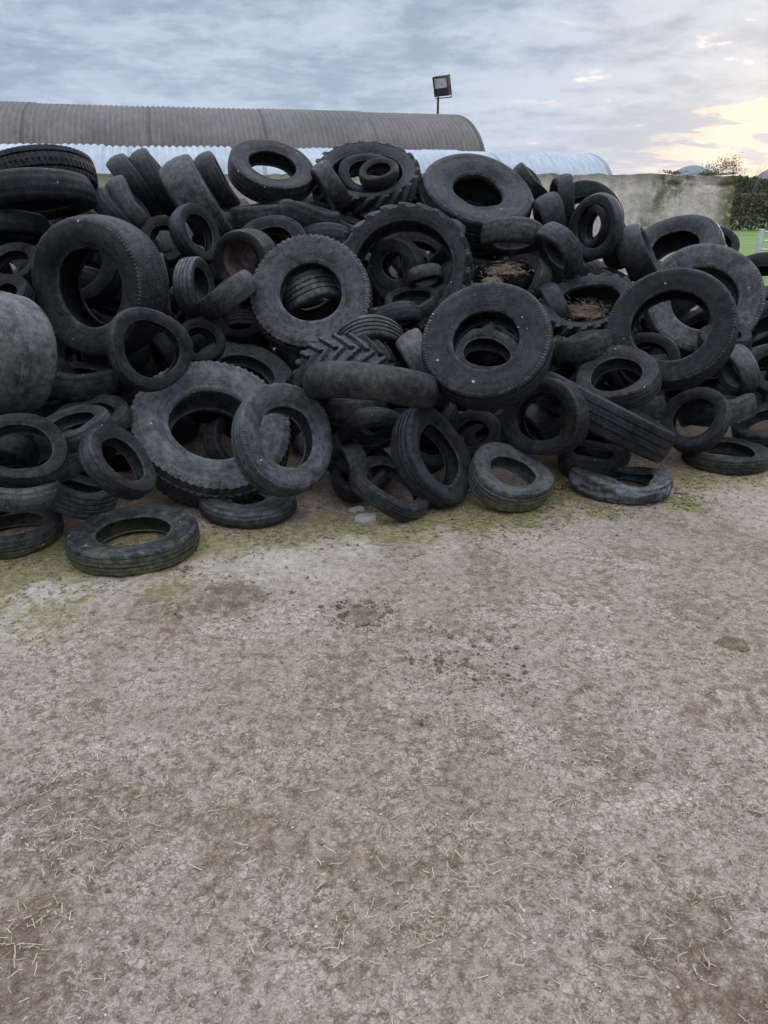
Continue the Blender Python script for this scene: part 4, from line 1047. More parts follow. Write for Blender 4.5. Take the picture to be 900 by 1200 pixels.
  (-1.5869, 3.8826, 0.5016, -0.0656, -0.233, 0.9703, 0.22, 0.5, 0.62, 'worn', {}, 0.25, 0.1, 'worn tyre sloping up right, in the loose cluster right of the pale giant tyre'),
  (-1.5671, 3.6093, 0.5426, -0.1481, -0.1875, 0.971, 0.1883, 0.55, 0.6, 'worn', {}, 0.3, 0.2, 'lower worn tyre of the loose cluster right of the pale giant tyre'),
  (-1.7516, 4.1927, 0.6534, 0.0917, 0.0795, 0.9926, 0.2234, 0.65, 0.6, 'worn', {}, 0.15, 0.3, 'flat dark greenish tyre under the big upright smooth tyre'),
  (-1.2961, 3.4243, 0.421, 0.7798, -0.1213, 0.6142, 0.1992, 0.5, 0.62, 'car', {}, 0.2, 0.1, 'thin tyre leaning diagonally against the left side of the giant chunky front tyre'),
  (-1.6937, 3.2825, 0.5286, 0.3106, -0.5531, 0.773, 0.2001, 0.5, 0.66, 'car', {}, 0.2, 0.1, 'thin car tyre leaning at the left photo edge below the pale giant tyre'),
  (-1.6762, 3.5577, 0.3459, -0.2048, -0.0543, 0.9773, 0.1556, 0.6, 0.6, 'worn', {}, 0.4, 0.1, 'short grey tyre piece right below the thin leaning tyre at the left edge'),
  (-1.7154, 3.229, 0.3488, 0.0839, 0.1477, 0.9855, 0.191, 0.55, 0.6, 'worn', {}, 0.55, 0.2, 'flat dusty grey tyre at the left edge resting above the ground tyre'),
  (-1.6252, 3.6478, 0.1682, 0.2851, 0.2186, 0.9333, 0.2073, 0.7, 0.6, 'rib', {}, 0.6, 0.2, 'dusty ribbed tyre lying behind the flat ground tyre on the left'),
  (-1.8922, 3.4411, 0.0509, 0.0, 0.0, 1.0, 0.2425, 0.42, 0.62, 'car', {'flat': 1}, 0.3, 0.5, 'mossy car tyre flat on the ground cut by the left photo edge'),
  (-1.2348, 3.3264, 0.0599, 0.0, 0.0, 1.0, 0.315, 0.38, 0.56, 'car', {'flat': 1}, 0.3, 0.9, 'lone mossy car tyre flat on the ground in front of the heap at left'),
  (-0.7533, 3.8201, 0.0459, 0.0, 0.0, 1.0, 0.2701, 0.34, 0.34, 'worn', {'sad': 0.05, 'flat': 1}, 0.35, 0.1, 'flattened dark tyre slumped on the ground under the clean grey leaning tyre'),
  (-0.1901, 3.991, 0.1641, -0.878, -0.4786, 0.0071, 0.165, 0.8, 0.6, 'worn', {'rest': 1}, 0.3, 0.2, 'dusty tread right of the clean grey leaning tyre at ground level'),
  (-0.0869, 4.5825, 0.7872, 0.1287, -0.6062, -0.7848, 0.2295, 0.62, 0.62, 'rib', {}, 0.45, 0.0, 'car tyre showing crisp grooved tread just below the chunky-edged forward tyre'),
  (-0.2267, 4.4685, 0.5877, 0.0511, -0.7726, -0.6328, 0.319, 0.7, 0.66, 'tractor', {}, 0.4, 0.0, 'brown-grey tractor tyre with lugs showing behind the long curved band, mid heap'),
  (-0.073, 3.9936, 0.6583, -0.0713, -0.3099, -0.9481, 0.3742, 0.5, 0.6, 'smooth', {}, 0.15, 0.2, 'long smooth curved black tyre lying across the middle of the heap'),
  (0.2478, 4.4091, 0.6739, -0.8152, -0.1322, -0.5638, 0.2352, 0.7, 0.6, 'worn', {}, 0.55, 0.0, 'pale grey pointed leaning tyre at the right end of the long curved band'),
  (-0.1823, 4.1475, 0.4718, 0.0888, -0.4584, -0.8843, 0.2062, 0.6, 0.6, 'worn', {}, 0.15, 0.1, 'dark flat tyre directly beneath the long smooth curved band'),
  (-0.0616, 4.0659, 0.3943, 0.1631, -0.6463, -0.7454, 0.2035, 0.5, 0.64, 'worn', {}, 0.15, 0.1, 'thin arched tyre above the twisted thin one, left of the ribbed front tyre'),
  (-0.1438, 3.9729, 0.1382, -0.1308, -0.189, 0.9732, 0.1648, 0.6, 0.6, 'worn', {}, 0.15, 0.0, 'shaded tyre behind the twisted thin tyre at the foot of the heap'),
  (0.1889, 5.1737, 0.965, -0.1033, -0.3112, 0.9447, 0.1898, 0.5, 0.7, 'worn', {'oval': 0.1}, 0.25, 0.0, 'small thin looped tyre lying between the two large forward-facing tyres'),
  (0.2852, 5.296, 1.1198, 0.1522, -0.4951, -0.8554, 0.1285, 0.7, 0.6, 'smooth', {}, 0.25, 0.1, 'stubby bald tyre poking over the small thin looped tyre'),
  (0.0405, 4.8669, 0.8905, 0.3354, -0.3444, -0.8768, 0.1978, 0.6, 0.6, 'worn', {}, 0.1, 0.0, 'dark tyre lying above the crisp grooved tread, below the small looped tyre'),
  (1.0301, 5.7754, 1.022, -0.7902, -0.38, 0.4808, 0.2545, 0.5, 0.62, 'car', {'oval': 0.1}, 0.3, 0.1, 'bent tyre loop above the right shoulder of the clean blue-black truck tyre'),
  (1.238, 5.5285, 1.2803, -0.7864, -0.1778, -0.5916, 0.205, 0.7, 0.6, 'worn', {}, 0.25, 0.2, 'dusty leaning tyre between the bent loop and the straw-filled tractor tyre'),
  (0.9432, 5.8168, 1.3599, -0.069, -0.2953, -0.9529, 0.2269, 0.75, 0.6, 'worn', {}, 0.35, 0.2, 'earth-caked tyre under the tilted top truck tyre'),
  (1.2035, 5.4273, 0.8875, -0.9199, -0.1633, -0.3564, 0.1827, 0.7, 0.6, 'worn', {}, 0.2, 0.0, 'dark tyre left of the straw-filled tractor tyre'),
  (1.3177, 4.4609, 0.0864, 0.0568, -0.0224, 0.9981, 0.2155, 0.7, 0.6, 'worn', {'rest': 1}, 0.3, 0.2, 'dusty flat tyre behind the crumpled grey collapsed one'),
  (-2.2958, 4.9088, 1.4514, 0.0239, -0.2514, -0.9676, 0.2119, 0.6, 0.6, 'worn', {}, 0.1, 0.0, 'shaded tyre below the two-tyre stack at the left photo edge'),
  (-1.96, 5.3705, 1.4013, 0.6593, -0.1681, 0.7329, 0.2077, 0.6, 0.6, 'worn', {}, 0.1, 0.0, 'shaded tyre between the two-tyre stack and the domino tyres'),
  (-0.4224, 5.5528, 1.3243, 0.0806, -0.3538, -0.9318, 0.2172, 0.7, 0.6, 'worn', {}, 0.1, 0.0, 'dark tyre in the gap above the chunky-edged forward tyre'),
  (0.4663, 5.8877, 1.3021, -0.8725, -0.1187, 0.474, 0.1912, 0.7, 0.6, 'worn', {}, 0.1, 0.0, 'dark tyre wedged under the left side of the tilted top truck tyre'),
  (2.4781, 5.4557, 0.673, -0.1009, -0.2434, 0.9647, 0.1854, 0.6, 0.6, 'worn', {}, 0.15, 0.2, 'greenish tyre glimpsed under the large faded grey tyre near the right edge'),
  (2.5762, 5.2902, 0.295, 0.2189, -0.2836, 0.9336, 0.1729, 0.6, 0.6, 'worn', {}, 0.1, 0.0, 'dark tyre in shadow left of the ribbed tyre at the right edge'),
  (1.4321, 4.6973, 0.0824, 0.2048, -0.0875, 0.9749, 0.2031, 0.6, 0.6, 'worn', {}, 0.1, 0.1, 'black tyre in shadow below the long slanting truck tyre'),
  (-1.639, 4.5745, 0.7368, 0.0478, -0.2425, 0.969, 0.198, 0.6, 0.6, 'worn', {}, 0.05, 0.0, 'black tyre in shadow behind the slim black ring tyre'),
  (0.2871, 4.5146, 0.32, -0.4988, -0.0469, 0.8654, 0.1926, 0.6, 0.6, 'worn', {}, 0.1, 0.0, 'black tyre in shadow above the ribbed front tyre'),
  (1.2747, 5.0229, 0.4444, -0.8823, -0.1038, 0.459, 0.2102, 0.6, 0.6, 'worn', {}, 0.1, 0.0, 'black tyre in shadow between the clean blue-black tyre and the slanting truck tyre'),
  (-1.2416, 6.0311, 1.7289, 0.8732, 0.1172, 0.4731, 0.216, 0.65, 0.6, 'worn', {}, 0.15, 0.1, 'dark slim leaning tyre behind the wide greenish-grey one, against the wall'),
  (-0.2107, 5.9082, 1.3776, 0.3539, -0.1151, 0.9282, 0.2157, 0.7, 0.6, 'worn', {}, 0.15, 0.1, 'dark tyre lying beneath the crowning tractor tyre, above the huge tractor tyre'),
  (-1.2958, 4.8887, 0.8632, -0.6871, -0.4137, 0.5973, 0.143, 0.6, 0.6, 'worn', {}, 0.1, 0.0, 'dark tyre in shadow below the pale ribbed tyre'),
  (0.5641, 4.7242, 0.4163, 0.1195, -0.0363, 0.9922, 0.1879, 0.6, 0.6, 'worn', {}, 0.1, 0.0, 'dark tyre in shadow directly under the clean blue-black truck tyre'),
  (-0.3883, 4.2144, 0.2196, 0.5108, 0.1032, 0.8535, 0.1526, 0.7, 0.6, 'worn', {}, 0.2, 0.0, 'dark tyre right of the clean grey car tyre, under the long smooth curved band'),
  (0.766, 6.136, 1.1278, 0.1017, -0.1534, 0.9829, 0.2272, 0.8, 0.6, 'worn', {}, 0.1, 0.0, 'dark tyre pressed between the huge tractor tyre and the earth-caked tyre'),
  (1.3213, 6.251, 1.4421, -0.9111, 0.0455, -0.4097, 0.2224, 0.8, 0.6, 'worn', {}, 0.1, 0.0, 'dark upright tyre filling the gap below the short standing tyre near the wall'),
  (1.7754, 5.9104, 0.9983, 0.3684, -0.1354, 0.9198, 0.2018, 0.8, 0.6, 'worn', {}, 0.1, 0.0, 'dark tyre jammed between straw-filled tractor tyre and the glossy black white-specked one'),
  (-1.3321, 5.1965, 1.1959, -0.3148, -0.334, 0.8885, 0.1697, 0.8, 0.6, 'worn', {}, 0.15, 0.0, 'dark tyre under the thin diagonal tyre, left of the rusty wheel'),
  (-1.7329, 5.1473, 1.2359, 0.6294, -0.0625, 0.7746, 0.1683, 0.8, 0.6, 'worn', {}, 0.15, 0.0, 'dark tyre in shadow behind the top right of the big upright smooth tyre'),
]
FILL = [
  (0.233, 5.828, 1.108, -0.124, -0.889, 0.442, 0.36, 0.55, 0.58, 'dark tilted tyre in shadow between small tractor-hole tyre and huge tractor tyre'),
  (-1.987, 3.574, 0.379, -0.131, 0.758, 0.639, 0.22, 0.62, 0.58, 'dark tilted tyre in shadow between thin left-edge leaner and short grey tyre piece'),
  (-0.973, 4.444, 0.18, 0.871, -0.258, 0.417, 0.19, 0.55, 0.58, 'dark tilted tyre seen through the hole of the giant chunky front tyre'),
  (-1.922, 5.398, 0.984, 0.299, 0.489, 0.819, 0.28, 0.55, 0.58, 'dark flat-lying tyre in shadow between tyre behind big upright one and big upright smooth tyre'),
  (-1.595, 5.376, 0.517, 0.713, 0.665, 0.224, 0.22, 0.62, 0.58, 'dark tilted tyre in shadow between slim black ring tyre and big upright smooth tyre'),
  (-1.701, 5.181, 0.153, 0.183, 0.029, 0.983, 0.36, 0.55, 0.58, 'dark flat-lying tyre seen through the hole of the giant chunky front tyre'),
  (-0.972, 5.249, 0.755, -0.036, 0.708, 0.705, 0.19, 0.62, 0.58, 'dark tilted tyre in shadow between tucked black-holed tyre and chunky-edged forward tyre'),
  (0.745, 4.886, 0.098, -0.286, -0.164, 0.944, 0.19, 0.62, 0.58, 'dark flat-lying tyre in shadow between small shaded car tyre and black bottom-row leaner'),
  (2.509, 6.141, 0.518, -0.674, 0.085, 0.734, 0.36, 0.62, 0.58, 'dark tilted tyre in shadow between glossy black white-specked tyre and faded grey tyre'),
  (2.38, 6.503, 0.772, -0.578, -0.006, 0.816, 0.31, 0.55, 0.58, 'dark flat-lying tyre in shadow between faded grey tyre and glossy black white-specked tyre'),
  (-0.129, 4.204, 0.179, 0.568, -0.142, 0.811, 0.22, 0.55, 0.58, 'dark flat-lying tyre in shadow between dusty ground-level tread and thin arched tyre'),
  (-1.979, 4.279, 0.614, -0.023, 0.921, 0.388, 0.19, 0.55, 0.58, 'dark tilted tyre in shadow between flat dark-greenish tyre and pale giant tyre'),
  (-1.779, 4.97, 0.526, 0.1, 0.995, 0.006, 0.25, 0.55, 0.58, 'dark tilted tyre in shadow between shadowed tyre behind slim ring and slim black ring tyre'),
  (0.792, 5.458, 0.573, 0.079, -0.119, 0.99, 0.19, 0.55, 0.58, 'dark flat-lying tyre seen through the hole of the greyish hole-framed tyre'),
  (1.847, 5.503, 0.381, 0.602, -0.306, 0.738, 0.31, 0.55, 0.58, 'dark tilted tyre in shadow between slumped white-specked tyre and thin black ring tyre'),
  (0.247, 4.351, 0.23, 0.458, -0.54, 0.706, 0.19, 0.55, 0.58, 'dark tilted tyre seen through the hole of the ribbed front tyre'),
  (-0.739, 5.703, 0.304, -0.913, -0.389, 0.122, 0.31, 0.62, 0.58, 'dark tilted tyre in shadow between pale bluish worn tyre and chunky-edged forward tyre'),
  (-1.859, 4.213, 0.291, -0.04, -0.605, 0.795, 0.28, 0.62, 0.58, 'dark tilted tyre in shadow between thin diagonal leaner and lower cluster tyre'),
  (-1.397, 6.029, 0.443, -0.201, 0.495, 0.845, 0.31, 0.55, 0.58, 'dark flat-lying tyre in shadow between half-hidden dark tyre and pale bluish worn tyre'),
  (-1.721, 4.447, 0.173, -0.049, 0.869, 0.492, 0.19, 0.62, 0.58, 'dark tilted tyre seen through the hole of the thin diagonal leaner'),
  (-1.797, 6.943, 1.162, 0.888, -0.134, 0.439, 0.31, 0.55, 0.58, 'dark tilted tyre in shadow between small front-facing tyre and thin diagonal tyre'),
  (-2.152, 5.43, 0.562, 0.052, -0.521, 0.852, 0.28, 0.55, 0.58, 'dark flat-lying tyre in shadow between big upright smooth tyre and pale giant tyre'),
  (-1.222, 5.327, 0.294, 0.05, -0.276, 0.96, 0.28, 0.62, 0.58, 'dark flat-lying tyre in shadow touching the giant chunky front tyre'),
  (-1.163, 5.405, 0.931, 0.11, -0.918, 0.381, 0.25, 0.62, 0.58, 'dark tilted tyre in shadow between pale ribbed tyre and tucked black-holed tyre'),
  (1.333, 5.564, 0.47, 0.306, -0.368, 0.878, 0.36, 0.55, 0.58, 'dark flat-lying tyre in shadow between slumped white-specked tyre and shadowed centre-right tyre'),
  (1.128, 6.492, 0.869, -0.733, 0.454, 0.506, 0.19, 0.62, 0.58, 'dark tilted tyre in shadow between bent tyre loop and blue-black centre truck tyre'),
  (3.335, 6.45, 0.629, -0.74, 0.032, 0.671, 0.31, 0.62, 0.58, 'dark tilted tyre in shadow between low right-edge tyre and ribbed right-edge tyre'),
  (-0.335, 6.234, 1.093, 0.354, -0.206, 0.912, 0.46, 0.55, 0.58, 'dark flat-lying tyre in shadow between chunky-edged forward tyre and small tractor-hole tyre'),
  (0.369, 4.719, 0.18, -0.738, 0.147, 0.658, 0.22, 0.55, 0.58, 'dark tilted tyre in shadow between shadowed tyre above ribbed front and ribbed front tyre'),
  (-2.174, 4.014, 0.302, -0.514, -0.256, 0.819, 0.22, 0.55, 0.58, 'dark flat-lying tyre seen through the hole of the thin left-edge leaner'),
  (0.699, 5.492, 0.626, -0.776, 0.262, 0.575, 0.19, 0.55, 0.58, 'dark tilted tyre seen through the hole of the greyish hole-framed tyre'),
  (-1.323, 6.339, 1.307, -0.149, -0.451, 0.88, 0.36, 0.55, 0.58, 'dark flat-lying tyre in shadow between wide greenish leaning tyre and thin diagonal tyre'),
  (2.44, 5.521, 0.382, 0.145, 0.589, 0.795, 0.22, 0.55, 0.58, 'dark tilted tyre in shadow between glossy black white-specked tyre and slim right leaning tyre'),
  (-0.451, 4.866, 0.16, -0.375, 0.417, 0.828, 0.22, 0.62, 0.58, 'dark flat-lying tyre in shadow between shadowed tyre under band and giant chunky front tyre'),
  (-0.064, 4.565, 0.421, 0.475, -0.3, 0.827, 0.22, 0.62, 0.58, 'dark flat-lying tyre in shadow between thin arched tyre and long curved smooth tyre'),
  (0.967, 5.413, 0.686, 0.294, -0.224, 0.929, 0.19, 0.55, 0.58, 'dark flat-lying tyre in shadow between blue-black centre truck tyre and greyish hole-framed tyre'),
  (-2.508, 5.432, 1.25, -0.906, 0.407, 0.121, 0.31, 0.55, 0.58, 'dark tilted tyre in shadow between ribbed left-edge tyre and squeezed left-edge tyre'),
  (-1.904, 5.079, 0.224, 0.126, -0.86, 0.495, 0.25, 0.55, 0.58, 'dark tilted tyre seen through the hole of the slim black ring tyre'),
  (-2.106, 5.001, 0.69, -0.725, 0.644, 0.243, 0.31, 0.55, 0.58, 'dark tilted tyre seen through the hole of the big upright smooth tyre'),
  (0.965, 4.735, 0.303, 0.717, 0.034, 0.696, 0.19, 0.62, 0.58, 'dark tilted tyre seen through the hole of the dusty hole-framed tread'),
  (2.438, 6.014, 0.082, -0.051, -0.178, 0.983, 0.19, 0.55, 0.58, 'dark flat-lying tyre in shadow between slim right leaning tyre and glossy black white-specked tyre'),
  (1.196, 5.642, 0.293, -0.678, -0.476, 0.561, 0.31, 0.62, 0.58, 'dark tilted tyre in shadow between dusty hole-framed tread and long slanting truck tyre'),
  (-1.025, 5.411, 0.509, -0.547, -0.47, 0.693, 0.25, 0.55, 0.58, 'dark tilted tyre in shadow between pale bluish worn tyre and giant chunky front tyre'),
  (-0.949, 6.667, 1.398, 0.672, -0.176, 0.719, 0.19, 0.62, 0.58, 'dark tilted tyre in shadow between arching dark tyre and chunky-edged forward tyre'),
  (1.812, 6.837, 0.873, 0.861, 0.318, 0.397, 0.31, 0.55, 0.58, 'dark tilted tyre in shadow between bald leaner by oval ring and jammed dark tyre'),
  (-0.553, 6.171, 0.722, 0.166, -0.423, 0.891, 0.22, 0.62, 0.58, 'dark flat-lying tyre seen through the hole of the greenish hole-framed tyre'),
  (1.357, 5.897, 0.749, -0.332, 0.5, 0.8, 0.36, 0.55, 0.58, 'dark tilted tyre seen through the hole of the straw-filled tractor tyre'),
  (1.307, 6.546, 1.042, 0.512, 0.374, 0.773, 0.28, 0.62, 0.58, 'dark tilted tyre in shadow between bent tyre loop and dusty upper leaner'),
  (-1.778, 6.364, 0.844, 0.231, 0.134, 0.964, 0.31, 0.62, 0.58, 'dark flat-lying tyre in shadow between pale ribbed tyre and big upright smooth tyre'),
  (-1.474, 4.688, 0.404, -0.612, 0.113, 0.783, 0.31, 0.62, 0.58, 'dark tilted tyre in shadow between giant chunky front tyre and sloping cluster tyre'),
  (1.966, 5.43, 0.446, -0.27, -0.015, 0.963, 0.22, 0.62, 0.58, 'dark flat-lying tyre in shadow between glossy black white-specked tyre and thin black ring tyre'),
  (1.851, 6.281, 0.531, -0.025, 0.98, 0.196, 0.31, 0.62, 0.58, 'dark tilted tyre in shadow between straw-filled tractor tyre and thin black ring tyre'),
  (-3.425, 6.821, 0.954, 0.072, -0.862, 0.502, 0.36, 0.55, 0.58, 'dark tilted tyre seen through the hole of the ribbed left-edge tyre'),
  (0.478, 7.436, 1.094, 0.202, 0.959, 0.197, 0.46, 0.55, 0.58, 'dark tilted tyre seen through the hole of the small tractor-hole tyre'),
  (1.476, 6.258, 0.881, 0.719, 0.48, 0.502, 0.22, 0.62, 0.58, 'dark tilted tyre in shadow between straw-filled tractor tyre and bent tyre loop'),
  (-1.997, 6.155, 1.278, 0.638, 0.728, 0.251, 0.31, 0.55, 0.58, 'dark tilted tyre in shadow between big upright smooth tyre and second domino tyre'),
  (0.38, 7.25, 1.068, -0.133, -0.917, 0.376, 0.22, 0.55, 0.58, 'dark tilted tyre in shadow between small tractor-hole tyre and stubby bald tyre'),
  (0.479, 5.42, 0.866, 0.776, -0.595, 0.207, 0.19, 0.62, 0.58, 'dark tilted tyre seen through the hole of the huge tractor tyre'),
  (-0.755, 7.65, 1.565, -0.425, -0.152, 0.892, 0.28, 0.62, 0.58, 'dark flat-lying tyre in shadow between white-roof-framing truck tyre and crowning lugged tyre'),
  (-1.45, 5.629, 0.944, -0.183, 0.921, 0.345, 0.25, 0.55, 0.58, 'dark tilted tyre in shadow between upright narrow tread and shadowed tyre below ribbed'),
  (2.828, 5.917, 0.326, 0.011, -0.389, 0.921, 0.22, 0.62, 0.58, 'dark flat-lying tyre in shadow between bald grey right tyre and glossy black white-specked tyre'),
  (-2.533, 6.542, 1.492, -0.153, -0.251, 0.956, 0.25, 0.62, 0.58, 'dark flat-lying tyre in shadow between big upright smooth tyre and smooth lower stack tyre'),
  (-1.491, 7.412, 1.446, -0.294, -0.288, 0.911, 0.28, 0.62, 0.58, 'dark flat-lying tyre in shadow between sagging top tyre and slim leaner by wall'),
  (0.435, 7.03, 1.215, 0.489, -0.629, 0.604, 0.25, 0.62, 0.58, 'dark tilted tyre in shadow between small tractor-hole tyre and wedged dark upper tyre'),
  (-2.786, 5.905, 0.419, 0.045, -0.281, 0.959, 0.31, 0.55, 0.58, 'dark flat-lying tyre seen through the hole of the flat dark-greenish tyre'),
  (3.628, 6.886, 0.683, -0.502, -0.347, 0.792, 0.36, 0.55, 0.58, 'dark tilted tyre in shadow between faded grey tyre and pale giant tyre'),
  (0.744, 5.272, 0.113, 0.237, 0.216, 0.947, 0.22, 0.62, 0.58, 'dark flat-lying tyre seen through the hole of the small shaded car tyre'),
  (-0.994, 6.254, 0.717, 0.256, -0.461, 0.85, 0.31, 0.55, 0.58, 'dark flat-lying tyre seen through the hole of the log-like bald tyre'),
  (-0.483, 4.839, 0.406, 0.682, -0.12, 0.722, 0.19, 0.62, 0.58, 'dark tilted tyre in shadow between pale bluish worn tyre and brown-grey lugged tyre'),
  (1.862, 5.911, 0.305, 0.264, 0.595, 0.759, 0.19, 0.55, 0.58, 'dark tilted tyre seen through the hole of the slumped white-specked tyre'),
  (-2.3, 5.292, 1.107, -0.724, 0.671, 0.158, 0.19, 0.62, 0.58, 'dark tilted tyre in shadow between ribbed left-edge tyre and pale giant tyre'),
  (-2.408, 6.095, 0.467, -0.528, -0.636, 0.563, 0.46, 0.55, 0.58, 'dark tilted tyre in shadow between slim black ring tyre and flat dark-greenish tyre'),
  (3.261, 5.931, 0.229, 0.195, 0.832, 0.519, 0.25, 0.62, 0.58, 'dark tilted tyre in shadow between pale giant tyre and ribbed right-edge tyre'),
  (-2.423, 6.232, 0.408, -0.066, -0.976, 0.206, 0.25, 0.55, 0.58, 'dark tilted tyre in shadow between big upright smooth tyre and flat dark-greenish tyre'),
  (-2.061, 5.691, 1.155, 0.815, -0.578, 0.049, 0.19, 0.62, 0.58, 'dark tilted tyre in shadow between big upright smooth tyre and shadowed tyre behind upright one'),
  (2.127, 6.846, 0.507, -0.033, -0.093, 0.995, 0.36, 0.55, 0.58, 'dark flat-lying tyre seen through the hole of the thin black ring tyre'),
  (-1.773, 5.66, 0.586, -0.04, -0.998, 0.051, 0.25, 0.55, 0.58, 'dark tilted tyre in shadow between slim black ring tyre and giant chunky front tyre'),
  (-1.924, 4.676, 0.223, -0.473, -0.874, 0.112, 0.22, 0.55, 0.58, 'dark tilted tyre seen through the hole of the lower cluster tyre'),
  (-2.257, 6.36, 1.227, -0.026, -0.118, 0.993, 0.36, 0.62, 0.58, 'dark flat-lying tyre seen through the hole of the shadowed tyre behind upright one'),
  (-1.987, 3.635, 0.268, -0.799, 0.598, 0.059, 0.19, 0.55, 0.58, 'dark tilted tyre in shadow between mossy left-edge ground tyre and flat dusty left-edge tyre'),
  (0.057, 5.89, 0.613, 0.827, -0.291, 0.481, 0.25, 0.55, 0.58, 'dark tilted tyre in shadow between crisp grooved tyre and brown-grey lugged tyre'),
  (1.21, 6.559, 1.046, 0.054, -0.765, 0.642, 0.28, 0.62, 0.58, 'dark tilted tyre in shadow between bent tyre loop and pressed dark tyre'),
  (-2.833, 5.431, 1.122, 0.557, -0.828, 0.062, 0.22, 0.62, 0.58, 'dark tilted tyre in shadow touching the ribbed left-edge tyre'),
  (-0.169, 6.993, 1.07, -0.086, 0.506, 0.858, 0.31, 0.62, 0.58, 'black tyre buried in the dark inside the heap, almost wholly hidden by the others'),
  (-2.407, 4.54, 0.197, 0.157, -0.74, 0.654, 0.22, 0.62, 0.58, 'black tyre buried in the dark inside the heap, almost wholly hidden by the others'),
  (-1.131, 6.54, 0.08, 0.08, 0.134, 0.988, 0.19, 0.62, 0.58, 'black tyre buried in the dark inside the heap, almost wholly hidden by the others'),
  (0.242, 5.225, 0.565, -0.7, 0.399, 0.593, 0.22, 0.62, 0.58, 'black tyre buried in the dark inside the heap, almost wholly hidden by the others'),
  (-1.122, 5.696, 1.139, 0.228, -0.573, 0.787, 0.19, 0.55, 0.58, 'black tyre buried in the dark inside the heap, almost wholly hidden by the others'),
  (0.562, 5.703, 0.477, -0.325, -0.344, 0.881, 0.28, 0.55, 0.58, 'black tyre buried in the dark inside the heap, almost wholly hidden by the others'),
  (3.009, 5.264, 0.268, -0.616, -0.517, 0.595, 0.22, 0.55, 0.58, 'black tyre buried in the dark inside the heap, almost wholly hidden by the others'),
  (2.242, 7.871, 0.77, 0.815, 0.415, 0.405, 0.28, 0.55, 0.58, 'black tyre buried in the dark inside the heap, almost wholly hidden by the others'),
  (-2.841, 6.085, 0.924, -0.091, -0.751, 0.654, 0.22, 0.55, 0.58, 'black tyre buried in the dark inside the heap, almost wholly hidden by the others'),
  (0.744, 6.638, 0.554, -0.088, 0.52, 0.85, 0.28, 0.62, 0.58, 'black tyre buried in the dark inside the heap, almost wholly hidden by the others'),
  (2.94, 6.71, 0.614, 0.036, -0.475, 0.879, 0.19, 0.62, 0.58, 'black tyre buried in the dark inside the heap, almost wholly hidden by the others'),
  (-2.581, 4.988, 0.311, -0.018, 0.099, 0.995, 0.25, 0.55, 0.58, 'black tyre buried in the dark inside the heap, almost wholly hidden by the others'),
  (-1.771, 6.908, 0.381, 0.051, 0.709, 0.703, 0.46, 0.62, 0.58, 'black tyre buried in the dark inside the heap, almost wholly hidden by the others'),
  (0.485, 5.485, 0.264, -0.12, 0.734, 0.669, 0.31, 0.62, 0.58, 'black tyre buried in the dark inside the heap, almost wholly hidden by the others'),
  (0.738, 6.377, 0.313, -0.805, 0.581, 0.123, 0.31, 0.62, 0.58, 'black tyre buried in the dark inside the heap, almost wholly hidden by the others'),
  (1.897, 6.359, 0.206, 0.964, 0.171, 0.205, 0.19, 0.62, 0.58, 'black tyre buried in the dark inside the heap, almost wholly hidden by the others'),
  (-1.626, 6.966, 1.163, 0.304, 0.429, 0.851, 0.19, 0.55, 0.58, 'black tyre buried in the dark inside the heap, almost wholly hidden by the others'),
  (-3.184, 7.663, 0.2, -0.566, -0.805, 0.176, 0.19, 0.55, 0.58, 'black tyre buried in the dark inside the heap, almost wholly hidden by the others'),
  (-2.634, 4.87, 1.213, 0.68, 0.647, 0.345, 0.36, 0.62, 0.58, 'black tyre buried in the dark inside the heap, almost wholly hidden by the others'),
  (0.726, 7.004, 0.691, -0.937, -0.061, 0.345, 0.25, 0.55, 0.58, 'black tyre buried in the dark inside the heap, almost wholly hidden by the others'),
  (2.444, 7.163, 0.48, -0.311, -0.489, 0.815, 0.31, 0.62, 0.58, 'black tyre buried in the dark inside the heap, almost wholly hidden by the others'),
  (3.236, 7.866, 0.321, -0.07, -0.976, 0.205, 0.25, 0.62, 0.58, 'black tyre buried in the dark inside the heap, almost wholly hidden by the others'),
  (0.973, 5.81, 0.242, 0.052, -0.019, 0.998, 0.31, 0.55, 0.58, 'black tyre buried in the dark inside the heap, almost wholly hidden by the others'),
  (1.455, 5.87, 0.189, -0.598, -0.459, 0.657, 0.22, 0.62, 0.58, 'black tyre buried in the dark inside the heap, almost wholly hidden by the others'),
  (-1.871, 6.29, 0.458, -0.522, 0.838, 0.16, 0.22, 0.55, 0.58, 'black tyre buried in the dark inside the heap, almost wholly hidden by the others'),
  (2.558, 6.11, 0.303, 0.878, 0.059, 0.474, 0.25, 0.55, 0.58, 'black tyre buried in the dark inside the heap, almost wholly hidden by the others'),
  (2.423, 6.967, 0.872, 0.303, 0.413, 0.859, 0.25, 0.55, 0.58, 'black tyre buried in the dark inside the heap, almost wholly hidden by the others'),
  (2.957, 6.929, 0.53, -0.538, -0.561, 0.629, 0.19, 0.62, 0.58, 'black tyre buried in the dark inside the heap, almost wholly hidden by the others'),
  (-3.237, 7.117, 1.23, 0.389, 0.255, 0.885, 0.31, 0.55, 0.58, 'black tyre buried in the dark inside the heap, almost wholly hidden by the others'),
  (2.89, 7.676, 0.592, -0.676, -0.535, 0.507, 0.19, 0.55, 0.58, 'black tyre buried in the dark inside the heap, almost wholly hidden by the others'),
  (-2.527, 4.329, 0.984, -0.544, -0.825, 0.151, 0.36, 0.55, 0.58, 'black tyre buried in the dark inside the heap, almost wholly hidden by the others'),
  (-2.457, 4.421, 0.367, -0.197, -0.317, 0.928, 0.28, 0.55, 0.58, 'black tyre buried in the dark inside the heap, almost wholly hidden by the others'),
